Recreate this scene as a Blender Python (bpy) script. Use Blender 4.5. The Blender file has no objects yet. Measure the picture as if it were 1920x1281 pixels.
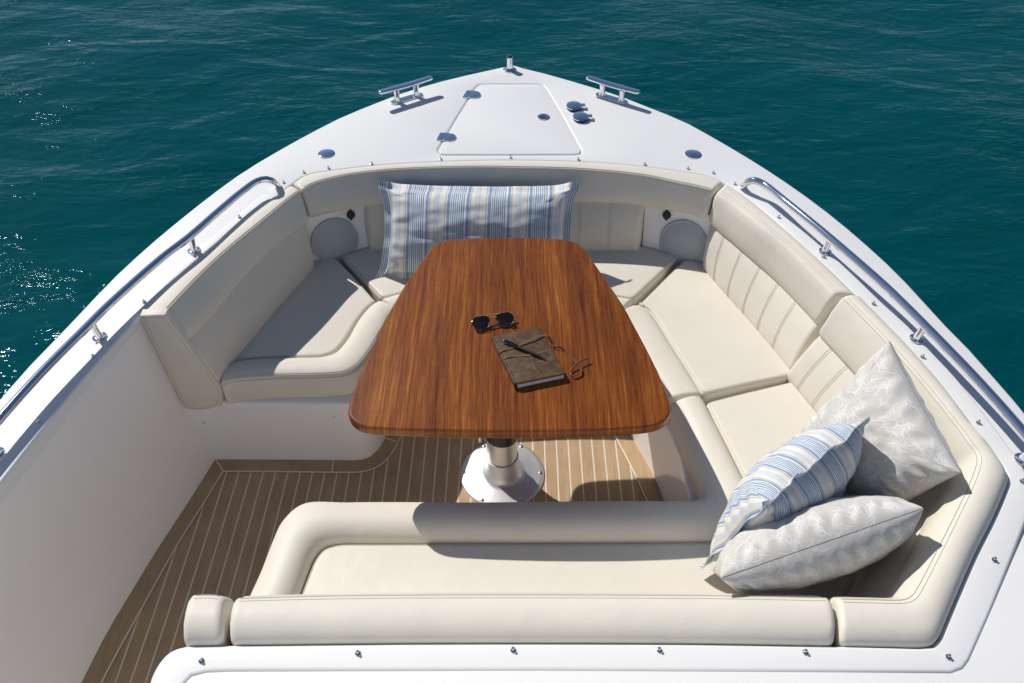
import bpy, bmesh, math, random
import numpy as np
from mathutils import Vector, Matrix, noise

random.seed(7)
rng = np.random.default_rng(11)
SC = bpy.context.scene
COL = SC.collection
V = lambda *a: np.array(a, float)

# ------------------------------------------------------------------ camera
F_PX, PITCH, YAW, ROLL, CAM_H = 1548.0, .7625, -.0002, .0045, 2.4
fw = V(math.sin(YAW)*math.cos(PITCH), math.cos(YAW)*math.cos(PITCH), -math.sin(PITCH))
rt = V(math.cos(YAW), -math.sin(YAW), 0)
up = np.cross(rt, fw)
rt, up = rt*math.cos(ROLL)+up*math.sin(ROLL), up*math.cos(ROLL)-rt*math.sin(ROLL)
cam_d = bpy.data.cameras.new('camera')
cam = bpy.data.objects.new('camera', cam_d); COL.objects.link(cam)
cam_d.sensor_width = 36; cam_d.lens = 36*F_PX/1920; cam_d.clip_end = 2000; cam_d.clip_start = .05
m = Matrix.Identity(4)
for i in range(3):
    m[i][0], m[i][1], m[i][2] = rt[i], up[i], -fw[i]
m[2][3] = CAM_H
cam.matrix_world = m
SC.camera = cam

DA, DB = .652, .02                                  # the deck is the plane z = DA + DB*y
def dz(y): return DA + DB*y
def ray(p):
    return fw + rt*(p[0]-960)/F_PX + up*(640.5-p[1])/F_PX
def at(p, z):                                      # survey: where a sight line meets a level
    d = ray(p); return V(0, 0, CAM_H) + d*(z-CAM_H)/d[2]
def on_deck(p, h=0):
    d = ray(p); t = (DA+h-CAM_H)/(d[2]-DB*d[1]); return V(0, 0, CAM_H)+d*t
def FH(y, x=1):                                   # height of the coaming flange above the deck
    t = min(1, max(0, (2.62-y)/.36)); t = t*t*(3-2*t); k = min(1, max(0, (y-.95)/.5)); k = k*k*(3-2*k)
    return t*(.006+(.019*k if x > -.3 else .005*k))
def on_fl(p, h=0):
    q = on_deck(p, h+.02)
    for _ in range(6): q = on_deck(p, h+FH(q[1], q[0]))
    return q
def fls(ps, h=0): return np.array([on_fl(p, h) for p in ps])
def ats(ps, z): return np.array([at(p, z) for p in ps])
def decks(ps, h=0): return np.array([on_deck(p, h) for p in ps])

# ------------------------------------------------------------------ curve helpers
def dense(P, n=24):
    P = np.asarray(P, float)
    if len(P) == 2: return np.array([P[0]+(P[1]-P[0])*t for t in np.linspace(0, 1, n+1)])
    Q = np.vstack([2*P[0]-P[1], P, 2*P[-1]-P[-2]])
    out = []
    for i in range(1, len(Q)-2):
        p0, p1, p2, p3 = Q[i-1], Q[i], Q[i+1], Q[i+2]
        d0 = max(np.linalg.norm(p1-p0), 1e-6)**.5; d1 = max(np.linalg.norm(p2-p1), 1e-6)**.5; d2 = max(np.linalg.norm(p3-p2), 1e-6)**.5
        m1 = (p2-p1)+d1*((p1-p0)/d0-(p2-p0)/(d0+d1)) if True else 0
        m1 = d1*((p1-p0)/d0-(p2-p0)/(d0+d1)+(p2-p1)/d1)
        m2 = d1*((p2-p1)/d1-(p3-p1)/(d1+d2)+(p3-p2)/d2)
        for t in np.linspace(0, 1, n, endpoint=False):
            out.append((2*t**3-3*t*t+1)*p1+(t**3-2*t*t+t)*m1+(-2*t**3+3*t*t)*p2+(t**3-t*t)*m2)
    out.append(P[-1])
    return np.array(out)
def arclen(P):
    return np.concatenate([[0], np.cumsum(np.linalg.norm(np.diff(P, axis=0), axis=1))])
def pick(P, ts):                                   # ts in 0..1 of arc length
    s = arclen(P); s /= s[-1]
    return np.stack([np.interp(ts, s, P[:, k]) for k in range(P.shape[1])], 1)
def resample(P, n): return pick(dense(P), np.linspace(0, 1, n))
def lin(P, n): return pick(np.asarray(P, float), np.linspace(0, 1, n))
def unit(a): return a/np.maximum(np.linalg.norm(a, axis=-1, keepdims=True), 1e-9)
def round_poly(P, r, n=5):
    P = [np.asarray(p, float)[:2] for p in P]; out = []
    for i, p in enumerate(P):
        rr = r[i] if isinstance(r, (list, tuple)) else r
        a, b = P[i-1], P[(i+1) % len(P)]
        la, lb = np.linalg.norm(a-p), np.linalg.norm(b-p)
        q = min(rr, .45*la, .45*lb)
        if q < 1e-4: out.append(p); continue
        a2, b2 = p+(a-p)/la*q, p+(b-p)/lb*q
        for t in np.linspace(0, 1, n): out.append((1-t)**2*a2+2*t*(1-t)*p+t*t*b2)
    return np.array(out)
def area2(P):
    x, y = P[:, 0], P[:, 1]; return float(np.sum(x*np.roll(y, -1)-np.roll(x, -1)*y))
def inset(P, d):                                   # P counter-clockwise; d > 0 moves inwards
    e = unit(np.roll(P, -1, 0)-P); n = np.stack([-e[:, 1], e[:, 0]], 1)
    n0 = np.roll(n, 1, 0); b = n+n0
    k = 2/np.maximum(np.sum(b*b, 1), .6)
    return P+b*k[:, None]*d

# ------------------------------------------------------------------ mesh builder
class MB:
    def __init__(s): s.v = []; s.f = []; s.m = []; s.sm = []; s.uv = None; s.caps = []
    def add(s, verts, faces, mat=0, smooth=True):
        o = len(s.v); s.v += [tuple(p) for p in verts]
        for f in faces: s.f.append([i+o for i in f]); s.m.append(mat); s.sm.append(smooth)
    def skin(s, rows, closed=True, caps=True, mat=0, loop=False):
        R = np.asarray(rows); M, N = R.shape[:2]; F = []
        for i in range(M if closed else M-1):
            j = (i+1) % M
            for k in range(N if loop else N-1):
                l = (k+1) % N; F.append([i*N+k, i*N+l, j*N+l, j*N+k])
        if caps and not loop:
            CP = [[i*N for i in range(M)], [i*N+N-1 for i in range(M)][::-1]]
        else: CP = []
        s.add(R.reshape(-1, 3), F, mat)
        o = len(s.v)-M*N
        for c in CP: s.f.append([i+o for i in c]); s.m.append(mat); s.sm.append(False)
    def tube(s, P, r, n=8, mat=0, caps=True, flat=None, loop=False):
        P = np.asarray(P, float); N = len(P)
        T = unit(np.gradient(P, axis=0)) if not loop else unit(np.roll(P, -1, 0)-np.roll(P, 1, 0))
        rr = np.broadcast_to(np.asarray(r, float), (N,))
        u = None; rings = []
        for i in range(N):
            if u is None:
                a = V(0, 0, 1) if abs(T[i][2]) < .9 else V(1, 0, 0)
                u = np.cross(T[i], a)
            u = u-T[i]*np.dot(u, T[i]); u /= np.linalg.norm(u); w = np.cross(T[i], u)
            ring = []
            for k in range(n):
                a = 2*math.pi*k/n
                ring.append(P[i]+rr[i]*(math.cos(a)*u*(flat or 1)+math.sin(a)*w))
            rings.append(ring)
        s.skin(np.array(rings).transpose(1, 0, 2), True, caps, mat, loop)
    def ribbon(s, P, wid, nrm, th=.0015, mat=0):   # flat strip of width wid lying across direction nrm
        P = np.asarray(P, float); nrm = np.broadcast_to(np.asarray(nrm, float), P.shape)
        T = unit(np.gradient(P, axis=0)); S = unit(np.cross(T, nrm)); n2 = unit(np.cross(S, T))
        a, b = P+S*wid/2, P-S*wid/2
        s.skin([a+n2*th/2, b+n2*th/2, b-n2*th/2, a-n2*th/2], True, True, mat)
    def pad(s, outline, z0, z1, r=.015, holes=(), crown=0, steps=4, mat=0, shear=0, bottom=False, rb=0):
        bm = bmesh.new()
        o = len(s.v); allv = []; edges = []
        def loop(P, sign):
            P = np.asarray(P, float)[:, :2]
            if area2(P)*sign < 0: P = P[::-1]
            prof = []
            if rb:
                for k in range(3):
                    a = math.pi/2*k/3; prof.append((rb*(1-math.sin(a)), z0+rb*(1-math.cos(a))))
                prof.append((0, z0+rb))
            else: prof.append((0, z0))
            prof.append((0, z1-r))
            for k in range(1, steps+1):
                a = math.pi/2*k/steps; prof.append((r*(1-math.cos(a)), z1-r+r*math.sin(a)))
            if crown:
                prof += [(r+.02, z1+crown*.55), (r+.05, z1+crown)]
            rings = []
            for d, z in prof:
                Q = inset(P, d); rings.append([(q[0], q[1], z+shear*q[1]) for q in Q])
            n = len(P); base = len(s.v)
            for R in rings: s.v += R
            for i in range(len(rings)-1):
                for k in range(n):
                    l = (k+1) % n
                    s.f.append([base+i*n+k, base+i*n+l, base+(i+1)*n+l, base+(i+1)*n+k]); s.m.append(mat); s.sm.append(True)
            last = base+(len(rings)-1)*n
            return list(range(last, last+n)), list(range(base, base+n))
        tops = [loop(outline, 1)]+[loop(h, -1) for h in holes]
        for which in ((0, 1) if bottom else (0,)):
            bm = bmesh.new(); mp = {}
            for t in tops:
                vs = []
                for i in t[which]:
                    q = bm.verts.new(s.v[i]); mp[q] = i; vs.append(q)
                for a, b in zip(vs, vs[1:]+vs[:1]): bm.edges.new((a, b))
            bmesh.ops.triangle_fill(bm, use_beauty=True, use_dissolve=False, edges=bm.edges[:])
            for f in bm.faces:
                s.f.append([mp[q] for q in f.verts]); s.m.append(mat); s.sm.append(False)
            bm.free()
    def lathe(s, prof, c, n=32, mat=0, axis=None, ux=None):
        c = np.asarray(c, float); ax = V(0, 0, 1) if axis is None else np.asarray(axis, float)/np.linalg.norm(axis)
        a = V(1, 0, 0) if abs(ax[0]) < .9 else V(0, 1, 0)
        u = unit(np.cross(ax, a)); w = np.cross(ax, u)
        R = []
        for r, z in prof: R.append([c+ax*z+max(r, 1e-5)*(math.cos(t)*u+math.sin(t)*w) for t in np.linspace(0, 2*math.pi, n, endpoint=False)])
        s.skin(R, False, False, mat, loop=True)
    def build(s, name, mats, parent=None, sharp=38, uvs=None):
        me = bpy.data.meshes.new(name)
        off = np.array(parent_world(parent)) if parent is not None else np.zeros(3)
        vs = np.array(s.v)-off
        me.from_pydata(vs.tolist(), [], s.f)
        for p, mi, sm in zip(me.polygons, s.m, s.sm): p.material_index = mi; p.use_smooth = sm
        if uvs is not None:
            l = me.uv_layers.new(name='UVMap')
            for lp in me.loops: l.data[lp.index].uv = uvs[lp.vertex_index]
        bm = bmesh.new(); bm.from_mesh(me); bmesh.ops.recalc_face_normals(bm, faces=bm.faces[:]); bm.to_mesh(me); bm.free()
        me.set_sharp_from_angle(angle=math.radians(sharp))
        for q in (mats if isinstance(mats, (list, tuple)) else [mats]): me.materials.append(q)
        o = bpy.data.objects.new(name, me); COL.objects.link(o)
        if parent is not None: o.parent = parent
        return o
def parent_world(o):
    p = Vector((0, 0, 0))
    while o is not None: p = p+o.location; o = o.parent
    return p
def tag(o, label, cat, group=None, kind=None):
    if label: o['label'] = label
    if cat: o['category'] = cat
    if group: o['group'] = group
    if kind: o['kind'] = kind
    return o
def thing(name, loc, label, cat, group=None):
    o = bpy.data.objects.new(name, None); COL.objects.link(o); o.location = loc; o.empty_display_size = .05
    return tag(o, label, cat, group)

# ------------------------------------------------------------------ materials
def mat(name, color=(.8, .8, .8), rough=.5, metal=0, spec=.5, coat=0, coat_r=.03, bump=None, sheen=0):
    M = bpy.data.materials.new(name); M.use_nodes = True
    nt = M.node_tree; b = nt.nodes['Principled BSDF']
    b.inputs['Base Color'].default_value = (*color, 1); b.inputs['Roughness'].default_value = rough
    b.inputs['Metallic'].default_value = metal; b.inputs['Specular IOR Level'].default_value = spec
    b.inputs['Coat Weight'].default_value = coat; b.inputs['Coat Roughness'].default_value = coat_r
    b.inputs['Sheen Weight'].default_value = sheen
    if bump:
        sc, st, dist = bump
        add_bump(nt, b, [(sc, st, dist)])
    return M
def N(nt, t, **kw):
    n = nt.nodes.new(t)
    for k, v in kw.items(): setattr(n, k, v)
    return n
def pos(nt):
    return N(nt, 'ShaderNodeNewGeometry').outputs['Position']
def mapping(nt, vec, scale, rot=(0, 0, 0)):
    mp = N(nt, 'ShaderNodeMapping'); mp.inputs['Scale'].default_value = scale; mp.inputs['Rotation'].default_value = rot
    nt.links.new(vec, mp.inputs['Vector']); return mp.outputs['Vector']
def noise_n(nt, vec, scale, detail=3, rough=.5, dist=0):
    n = N(nt, 'ShaderNodeTexNoise'); n.inputs['Scale'].default_value = scale; n.inputs['Detail'].default_value = detail
    n.inputs['Roughness'].default_value = rough; n.inputs['Distortion'].default_value = dist
    nt.links.new(vec, n.inputs['Vector']); return n.outputs['Fac']
def ramp(nt, fac, stops, mode='LINEAR'):
    r = N(nt, 'ShaderNodeValToRGB'); cr = r.color_ramp; cr.interpolation = mode
    while len(cr.elements) < len(stops): cr.elements.new(.5)
    for e, (p, c) in zip(cr.elements, stops): e.position = p; e.color = (*c, 1) if len(c) == 3 else c
    nt.links.new(fac, r.inputs['Fac']); return r.outputs['Color']
def math_n(nt, op, a, b=None, c=None):
    n = N(nt, 'ShaderNodeMath', operation=op)
    for i, x in enumerate((a, b, c)):
        if x is None: continue
        if isinstance(x, (int, float)): n.inputs[i].default_value = x
        else: nt.links.new(x, n.inputs[i])
    return n.outputs[0]
def mix(nt, fac, a, b, mode='MIX'):
    n = N(nt, 'ShaderNodeMix', data_type='RGBA', blend_type=mode)
    for s, x in ((0, fac), (6, a), (7, b)):
        if isinstance(x, (int, float)): n.inputs[s].default_value = x
        elif isinstance(x, tuple): n.inputs[s].default_value = (*x, 1)
        else: nt.links.new(x, n.inputs[s])
    return n.outputs[2]
def add_bump(nt, b, layers, vec=None):
    vec = vec or pos(nt); prev = None
    for sc, st, dist in layers:
        h = noise_n(nt, vec, sc, 4)
        bp = N(nt, 'ShaderNodeBump'); bp.inputs['Strength'].default_value = st; bp.inputs['Distance'].default_value = dist
        nt.links.new(h, bp.inputs['Height'])
        if prev: nt.links.new(prev, bp.inputs['Normal'])
        prev = bp.outputs['Normal']
    nt.links.new(prev, b.inputs['Normal'])
    return prev

# cream marine vinyl: fine grain, soft unevenness of the foam below, a little tonal variety
def vinyl(name, c):
    M = mat(name, c, .48, 0, .24); nt = M.node_tree; b = nt.nodes['Principled BSDF']
    P = pos(nt)
    n1 = noise_n(nt, P, 7, 3); n2 = noise_n(nt, P, 260, 3)
    c1 = mix(nt, n1, tuple(x*.955 for x in c), tuple(min(1, x*1.035) for x in c))
    nt.links.new(c1, b.inputs['Base Color'])
    nt.links.new(ramp(nt, n2, [(.3, (.42,)*3), (.7, (.56,)*3)]), b.inputs['Roughness'])
    add_bump(nt, b, [(620, .22, .0006), (26, .28, .0035), (9, .35, .006), (3.5, .3, .010)], P)
    return M
VINYL = vinyl('cream vinyl', (.75, .695, .595))
STITCH = mat('stitch thread', (.56, .505, .42), .7)
STITCH_M = mat('soft stitch thread', (.68, .625, .53), .7)
STITCH_F = mat('faint stitch thread', (.70, .64, .545), .6)
STITCH_L = mat('pale stitch thread', (.80, .74, .64), .7)
GEL = mat('white gelcoat', (.80, .80, .80), .22, 0, .5, .35, .05)
nt = GEL.node_tree; b = nt.nodes['Principled BSDF']; P = pos(nt)
nt.links.new(mix(nt, noise_n(nt, P, 2.2, 4), (.79, .79, .795), (.82, .82, .82)), b.inputs['Base Color'])
nt.links.new(ramp(nt, noise_n(nt, P, 30, 5), [(.35, (.18,)*3), (.7, (.30,)*3)]), b.inputs['Roughness'])
add_bump(nt, b, [(5, .12, .003)], P)
GELW = mat('white liner gelcoat', (.93, .905, .88), .2, 0, .5, .4, .05, bump=(3, .10, .004))
DECKM = mat('white non slip deck paint', (.80, .80, .80), .45, 0, .4)
nt = DECKM.node_tree; b = nt.nodes['Principled BSDF']; P = pos(nt)
nt.links.new(mix(nt, noise_n(nt, P, 3, 5), (.79, .78, .76), (.815, .805, .785)), b.inputs['Base Color'])
add_bump(nt, b, [(700, .25, .0008)], P)
GROOVE = mat('pale grey gap filler', (.62, .62, .63), .6)
CHROME = mat('polished stainless steel', (.83, .83, .84), .07, 1, bump=(40, .05, .001))
CHROMED = mat('brushed stainless steel', (.72, .73, .75), .2, 1)
ALU = mat('satin anodised aluminium', (.80, .80, .80), .42, .85, bump=(90, .08, .001))
BLACK = mat('black plastic', (.012, .012, .013), .4)
DARK = mat('dark cavity', (.01, .01, .011), .6)
SPKR = mat('grey speaker cover', (.46, .48, .50), .55, bump=(900, .4, .001))
SPKRT = mat('grey speaker rim', (.48, .49, .50), .4)

# teak-look planking with pale caulk lines running fore and aft
X0, PITCHP = .1223, .0442
TEAK = mat('tan plank flooring', (.5, .34, .2), .6, 0, .35); nt = TEAK.node_tree; b = nt.nodes['Principled BSDF']; P = pos(nt)
sep = N(nt, 'ShaderNodeSeparateXYZ'); nt.links.new(P, sep.inputs[0])
q = math_n(nt, 'DIVIDE', math_n(nt, 'ADD', sep.outputs[0], -X0+PITCHP*60.5), PITCHP)
fr = math_n(nt, 'FRACT', q); idx = math_n(nt, 'FLOOR', q)
ln = math_n(nt, 'LESS_THAN', math_n(nt, 'ABSOLUTE', math_n(nt, 'ADD', fr, -.5)), .057)
wn = N(nt, 'ShaderNodeTexWhiteNoise', noise_dimensions='1D'); nt.links.new(idx, wn.inputs['W'])
def teak_col(nt, P):
    g = noise_n(nt, mapping(nt, P, (260, 9, 60)), 1, 4, .6)
    big = noise_n(nt, P, 9, 3)
    c = ramp(nt, g, [(.3, (.415, .275, .15)), (.55, (.49, .337, .194)), (.75, (.54, .383, .226))])
    return mix(nt, .5, c, ramp(nt, big, [(.3, (.8,)*3), (.7, (1.12,)*3)]), 'MULTIPLY')
tc = teak_col(nt, P)
tc = mix(nt, .35, tc, ramp(nt, wn.outputs['Value'], [(0, (.86, .86, .86)), (1, (1.1, 1.08, 1.05))]), 'MULTIPLY')
nt.links.new(mix(nt, ln, tc, (.74, .68, .55)), b.inputs['Base Color'])
bp = N(nt, 'ShaderNodeBump'); bp.inputs['Distance'].default_value = .0012; bp.inputs['Strength'].default_value = .6
nt.links.new(math_n(nt, 'ADD', math_n(nt, 'MULTIPLY', ln, -1), math_n(nt, 'MULTIPLY', noise_n(nt, mapping(nt, P, (300, 20, 50)), 1, 3), .5)), bp.inputs['Height'])
nt.links.new(bp.outputs[0], b.inputs['Normal'])
TEAKB = mat('tan border plank', (.5, .34, .2), .6, 0, .35); nt = TEAKB.node_tree; b = nt.nodes['Principled BSDF']; P = pos(nt)
nt.links.new(teak_col(nt, P), b.inputs['Base Color'])
CAULK = mat('pale caulk', (.80, .74, .60), .7)

# varnished ribbon-grain hardwood
WOOD = mat('varnished ribbon grain hardwood', (.3, .1, .03), .4, 0, .5, .35, .02); nt = WOOD.node_tree; b = nt.nodes['Principled BSDF']; P = pos(nt)
sep = N(nt, 'ShaderNodeSeparateXYZ'); nt.links.new(P, sep.inputs[0])
wob = noise_n(nt, mapping(nt, P, (3, 2.2, 1)), 1, 3)
x2 = math_n(nt, 'ADD', sep.outputs[0], math_n(nt, 'MULTIPLY', wob, .03))
cmb = N(nt, 'ShaderNodeCombineXYZ'); nt.links.new(x2, cmb.inputs[0]); nt.links.new(sep.outputs[1], cmb.inputs[1])
W = cmb.outputs[0]
g1 = noise_n(nt, mapping(nt, W, (92, 2.3, 1)), 1, 5, .68, .2)
g2 = noise_n(nt, mapping(nt, W, (400, 8, 1)), 1, 3, .6)
g3 = noise_n(nt, mapping(nt, W, (13, .7, 1)), 1, 2, .5)
brd = math_n(nt, 'FLOOR', math_n(nt, 'DIVIDE', math_n(nt, 'ADD', sep.outputs[0], 2.013), .108))
wb = N(nt, 'ShaderNodeTexWhiteNoise', noise_dimensions='1D'); nt.links.new(brd, wb.inputs['W'])
s_ = math_n(nt, 'ADD', math_n(nt, 'ADD', math_n(nt, 'MULTIPLY', g1, .50), math_n(nt, 'MULTIPLY', g2, .42)), math_n(nt, 'ADD', math_n(nt, 'MULTIPLY', g3, .22), math_n(nt, 'MULTIPLY', wb.outputs['Value'], .05)))
wc = ramp(nt, s_, [(.43, (.068, .013, .003)), (.52, (.140, .034, .005)), (.595, (.205, .056, .007)), (.66, (.275, .083, .010)), (.77, (.44, .17, .024))])
fig = noise_n(nt, mapping(nt, P, (16, 70, 1)), 1, 2)
wc = mix(nt, .22, wc, ramp(nt, fig, [(.35, (.78,)*3), (.65, (1.15,)*3)]), 'MULTIPLY')
nt.links.new(wc, b.inputs['Base Color'])
b.inputs['Coat IOR'].default_value = 1.5; b.inputs['Specular IOR Level'].default_value = .15

# striped cotton: pattern laid out along the cloth's own u coordinate
def stripes(name, rep):
    M = mat(name, (.8, .8, .8), .85, 0, .2, sheen=.15); nt = M.node_tree; b = nt.nodes['Principled BSDF']
    uv = N(nt, 'ShaderNodeUVMap'); uv.uv_map = 'UVMap'
    sp = N(nt, 'ShaderNodeSeparateXYZ'); nt.links.new(uv.outputs[0], sp.inputs[0])
    f = math_n(nt, 'FRACT', math_n(nt, 'ADD', math_n(nt, 'MULTIPLY', sp.outputs[0], rep), .45))
    wht, blu, nav, tan, crm, pale, gry = (.76, .755, .73), (.27, .355, .52), (.04, .06, .13), (.47, .42, .37), (.74, .715, .66), (.66, .73, .77), (.24, .27, .38)
    st = [(0, blu), (.072, wht), (.098, nav), (.110, pale)]
    for k in range(1, 7): st += [(.098+k*.051, nav if k in (0, 1, 5, 6) else (.09, .15, .27)), (.110+k*.051+(.004), pale)]
    st += [(.428, wht), (.475, blu), (.545, wht), (.560, tan), (.585, crm), (.69, gry), (.698, wht)]
    for k in range(1, 3): st += [(.69+k*.034, (.33, .42, .60)), (.702+k*.034, wht)]
    st += [(.79, gry), (.80, crm), (.945, tan), (.97, wht)]
    st = st[:32]
    c = ramp(nt, f, st, 'CONSTANT')
    P = pos(nt); wv = noise_n(nt, P, 500, 2)
    c = mix(nt, .3, c, ramp(nt, wv, [(.3, (.85,)*3), (.7, (1.08,)*3)]), 'MULTIPLY')
    nt.links.new(c, b.inputs['Base Color'])
    add_bump(nt, b, [(900, .25, .0006), (34, .35, .004)], P)
    return M
STRIPE_A = stripes('striped cotton', 4.55)
STRIPE_C = stripes('striped cotton of the small pillow', 4.7)
CORAL = mat('grey linen', (.60, .575, .535), .85, 0, .2, sheen=.2); add_bump(CORAL.node_tree, CORAL.node_tree.nodes['Principled BSDF'], [(900, .3, .0006), (26, .4, .005)])
nt = CORAL.node_tree; b = nt.nodes['Principled BSDF']
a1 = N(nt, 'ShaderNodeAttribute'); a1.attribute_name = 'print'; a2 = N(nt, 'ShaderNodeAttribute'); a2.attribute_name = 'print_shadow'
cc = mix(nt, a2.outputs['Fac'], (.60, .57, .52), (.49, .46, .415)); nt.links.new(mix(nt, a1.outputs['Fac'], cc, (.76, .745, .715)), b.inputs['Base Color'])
SEAM = mat('dark seam thread', (.10, .095, .09), .8)
LEATH = mat('worn brown leather', (.13, .085, .05), .6, 0, .25); nt = LEATH.node_tree; b = nt.nodes['Principled BSDF']; P = pos(nt)
nt.links.new(ramp(nt, noise_n(nt, P, 38, 6, .65), [(.3, (.048, .026, .012)), (.52, (.098, .056, .027)), (.72, (.17, .102, .050))]), b.inputs['Base Color'])
add_bump(nt, b, [(420, .3, .0008), (60, .25, .002)], P)
STRAP = mat('tan leather thong', (.20, .115, .055), .6, bump=(400, .3, .0006))
PAGES = mat('paper pages', (.55, .56, .57), .8); nt = PAGES.node_tree; b = nt.nodes['Principled BSDF']; P = pos(nt)
sep = N(nt, 'ShaderNodeSeparateXYZ'); nt.links.new(P, sep.inputs[0])
nt.links.new(ramp(nt, math_n(nt, 'FRACT', math_n(nt, 'MULTIPLY', sep.outputs[2], 260)), [(0, (.16, .16, .17)), (.2, (.56, .57, .58)), (1, (.62, .63, .64))]), b.inputs['Base Color'])
GOLD = mat('gold wire', (.75, .50, .20), .2, 1)
LENS = mat('dark brown lens', (.012, .006, .004), .05, 0, .6, 1, .02)

# ------------------------------------------------------------------ sky, sun
SUN_EL, SUN_AZ = math.radians(44.7), math.radians(45.3)        # azimuth measured from straight ahead towards the left
to_sun = V(-math.sin(SUN_AZ)*math.cos(SUN_EL), math.cos(SUN_AZ)*math.cos(SUN_EL), math.sin(SUN_EL))
w = bpy.data.worlds.new('World'); SC.world = w; w.use_nodes = True
nt = w.node_tree; bg = nt.nodes['Background']
sky = nt.nodes.new('ShaderNodeTexSky'); sky.sky_type = 'NISHITA'; sky.sun_disc = False
sky.sun_elevation = SUN_EL; sky.sun_rotation = -SUN_AZ; sky.air_density = .9; sky.dust_density = .15; sky.ozone_density = 4.0
nt.links.new(sky.outputs[0], bg.inputs[0]); bg.inputs[1].default_value = .066
sl = bpy.data.lights.new('sun', 'SUN'); sl.energy = 3.85; sl.angle = math.radians(.53); sl.color = (1, .965, .915)
so = bpy.data.objects.new('sun', sl); COL.objects.link(so); so.location = to_sun*20
so.rotation_euler = Vector(to_sun).to_track_quat('Z', 'Y').to_euler()
SC.cycles.sample_clamp_direct = 24; SC.cycles.sample_clamp_indirect = 6
SC.view_settings.view_transform = 'Standard'; SC.view_settings.look = 'None'; SC.view_settings.exposure = .07; SC.view_settings.gamma = 1

# ------------------------------------------------------------------ water
ZW = -.55
WATER = mat('teal sea water', (.0, .062, .07), .024, 0, .5); nt = WATER.node_tree; b = nt.nodes['Principled BSDF']; P = pos(nt)
b.inputs['IOR'].default_value = 1.18; b.inputs['Specular Tint'].default_value = (.42, .85, 1.0, 1)
nt.links.new(mix(nt, noise_n(nt, P, .35, 3), (.0, .047, .055), (.0, .077, .088)), b.inputs['Base Color'])
h1 = noise_n(nt, mapping(nt, P, (2.2, 4.6, 1), (0, 0, .2)), 1, 3, .55, .6)
h2 = noise_n(nt, mapping(nt, P, (9, 17, 1), (0, 0, -.15)), 1, 4, .55, .4)
gate = math_n(nt, 'MULTIPLY', N(nt, 'ShaderNodeMapRange').outputs[0], .55)
mr = gate.node.inputs[0].links[0].from_node; mr.interpolation_type = 'SMOOTHSTEP'
mr.inputs[1].default_value = .46; mr.inputs[2].default_value = .68; mr.inputs[3].default_value = .22; mr.inputs[4].default_value = 1.0
nt.links.new(noise_n(nt, mapping(nt, P, (1.1, 1.5, 1)), 1, 3, .6), mr.inputs[0])
h0 = noise_n(nt, mapping(nt, P, (.9, 1.9, 1), (0, 0, .12)), 1, 4, .5, .8)
h = math_n(nt, 'ADD', math_n(nt, 'ADD', math_n(nt, 'MULTIPLY', h1, .8), math_n(nt, 'MULTIPLY', h0, 1.6)), math_n(nt, 'MULTIPLY', h2, gate))
bp = N(nt, 'ShaderNodeBump'); bp.inputs['Distance'].default_value = .025; bp.inputs['Strength'].default_value = 1
nt.links.new(h, bp.inputs['Height']); nt.links.new(bp.outputs[0], b.inputs['Normal'])
xs = np.arange(-15, 15.01, .075); ys = np.arange(-4, 19.01, .075)
X, Y = np.meshgrid(xs, ys); Z = np.zeros_like(X)
for k in range(46):
    lam = .35*(3.2/.35)**rng.random(); th = math.radians(98)+rng.normal(0, .42)
    kx, ky = 2*math.pi/lam*math.cos(th), 2*math.pi/lam*math.sin(th)
    ph = rng.random()*6.28; amp = .0015*lam**1.0
    wv = np.sin(kx*X+ky*Y+ph+.5*np.sin(.6*X+ph)+.4*np.sin(.5*Y+2*ph))
    Z += amp*wv
fade = np.clip((15-np.abs(X))/2, 0, 1)*np.clip((19-Y)/2, 0, 1)*np.clip((Y+4)/2, 0, 1)
Z = ZW+Z*fade
nx, ny = len(xs), len(ys)
me = bpy.data.meshes.new('water')
vs = np.stack([X, Y, Z], -1).reshape(-1, 3).tolist()
ii = (np.arange(ny-1)[:, None]*nx+np.arange(nx-1)[None]).ravel()
fs = np.stack([ii, ii+1, ii+nx+1, ii+nx], 1).tolist()
o = len(vs); S = 900
x0, x1, y0, y1 = xs[0], xs[-1], ys[0], ys[-1]
vs += [(x0, y0, ZW), (x1, y0, ZW), (x1, y1, ZW), (x0, y1, ZW), (-S, -S, ZW), (S, -S, ZW), (S, S, ZW), (-S, S, ZW)]
fs += [[o+4, o+5, o+1, o], [o+5, o+6, o+2, o+1], [o+6, o+7, o+3, o+2], [o+7, o+4, o, o+3]]
me.from_pydata(vs, [], fs); me.materials.append(WATER)
for p in me.polygons: p.use_smooth = True
wo = bpy.data.objects.new('water', me); COL.objects.link(wo)
tag(wo, 'deep teal rippled sea water around the boat with sun glints', None, None, 'structure')

# ------------------------------------------------------------------ boat outlines
gun_l = [(949, 123.7), (880, 139), (840, 148.3), (760, 171.5), (690, 198), (640, 218.7), (609, 234), (540, 271), (447, 326.8), (325, 420), (255, 480), (207.6, 524.5), (118.6, 618), (59.3, 678.7), (0, 745.5)]
gun_r = [(981, 127), (1010, 133.7), (1060, 147.5), (1098, 158.7), (1160, 178), (1216.7, 200), (1280, 225.3), (1314.8, 243.6), (1434, 314), (1551, 396), (1668.5, 497), (1720, 550), (1765, 600), (1810, 645), (1855, 695), (1920, 770)]
def extend(P, yend):
    d = P[-1]-P[-3]; d = d*V(.72, 1, 1)
    out = list(P); p = P[-1]
    k = 4
    for i in range(1, k+1):
        t = (yend-p[1])/d[1]*i/k
        q = p+d*t; q[0] -= math.copysign(.10*(i/k)**2, p[0]); out.append(q)
    return np.array(out)
GL = extend(decks(gun_l), -.6); GR = extend(decks(gun_r), -.6)
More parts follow.
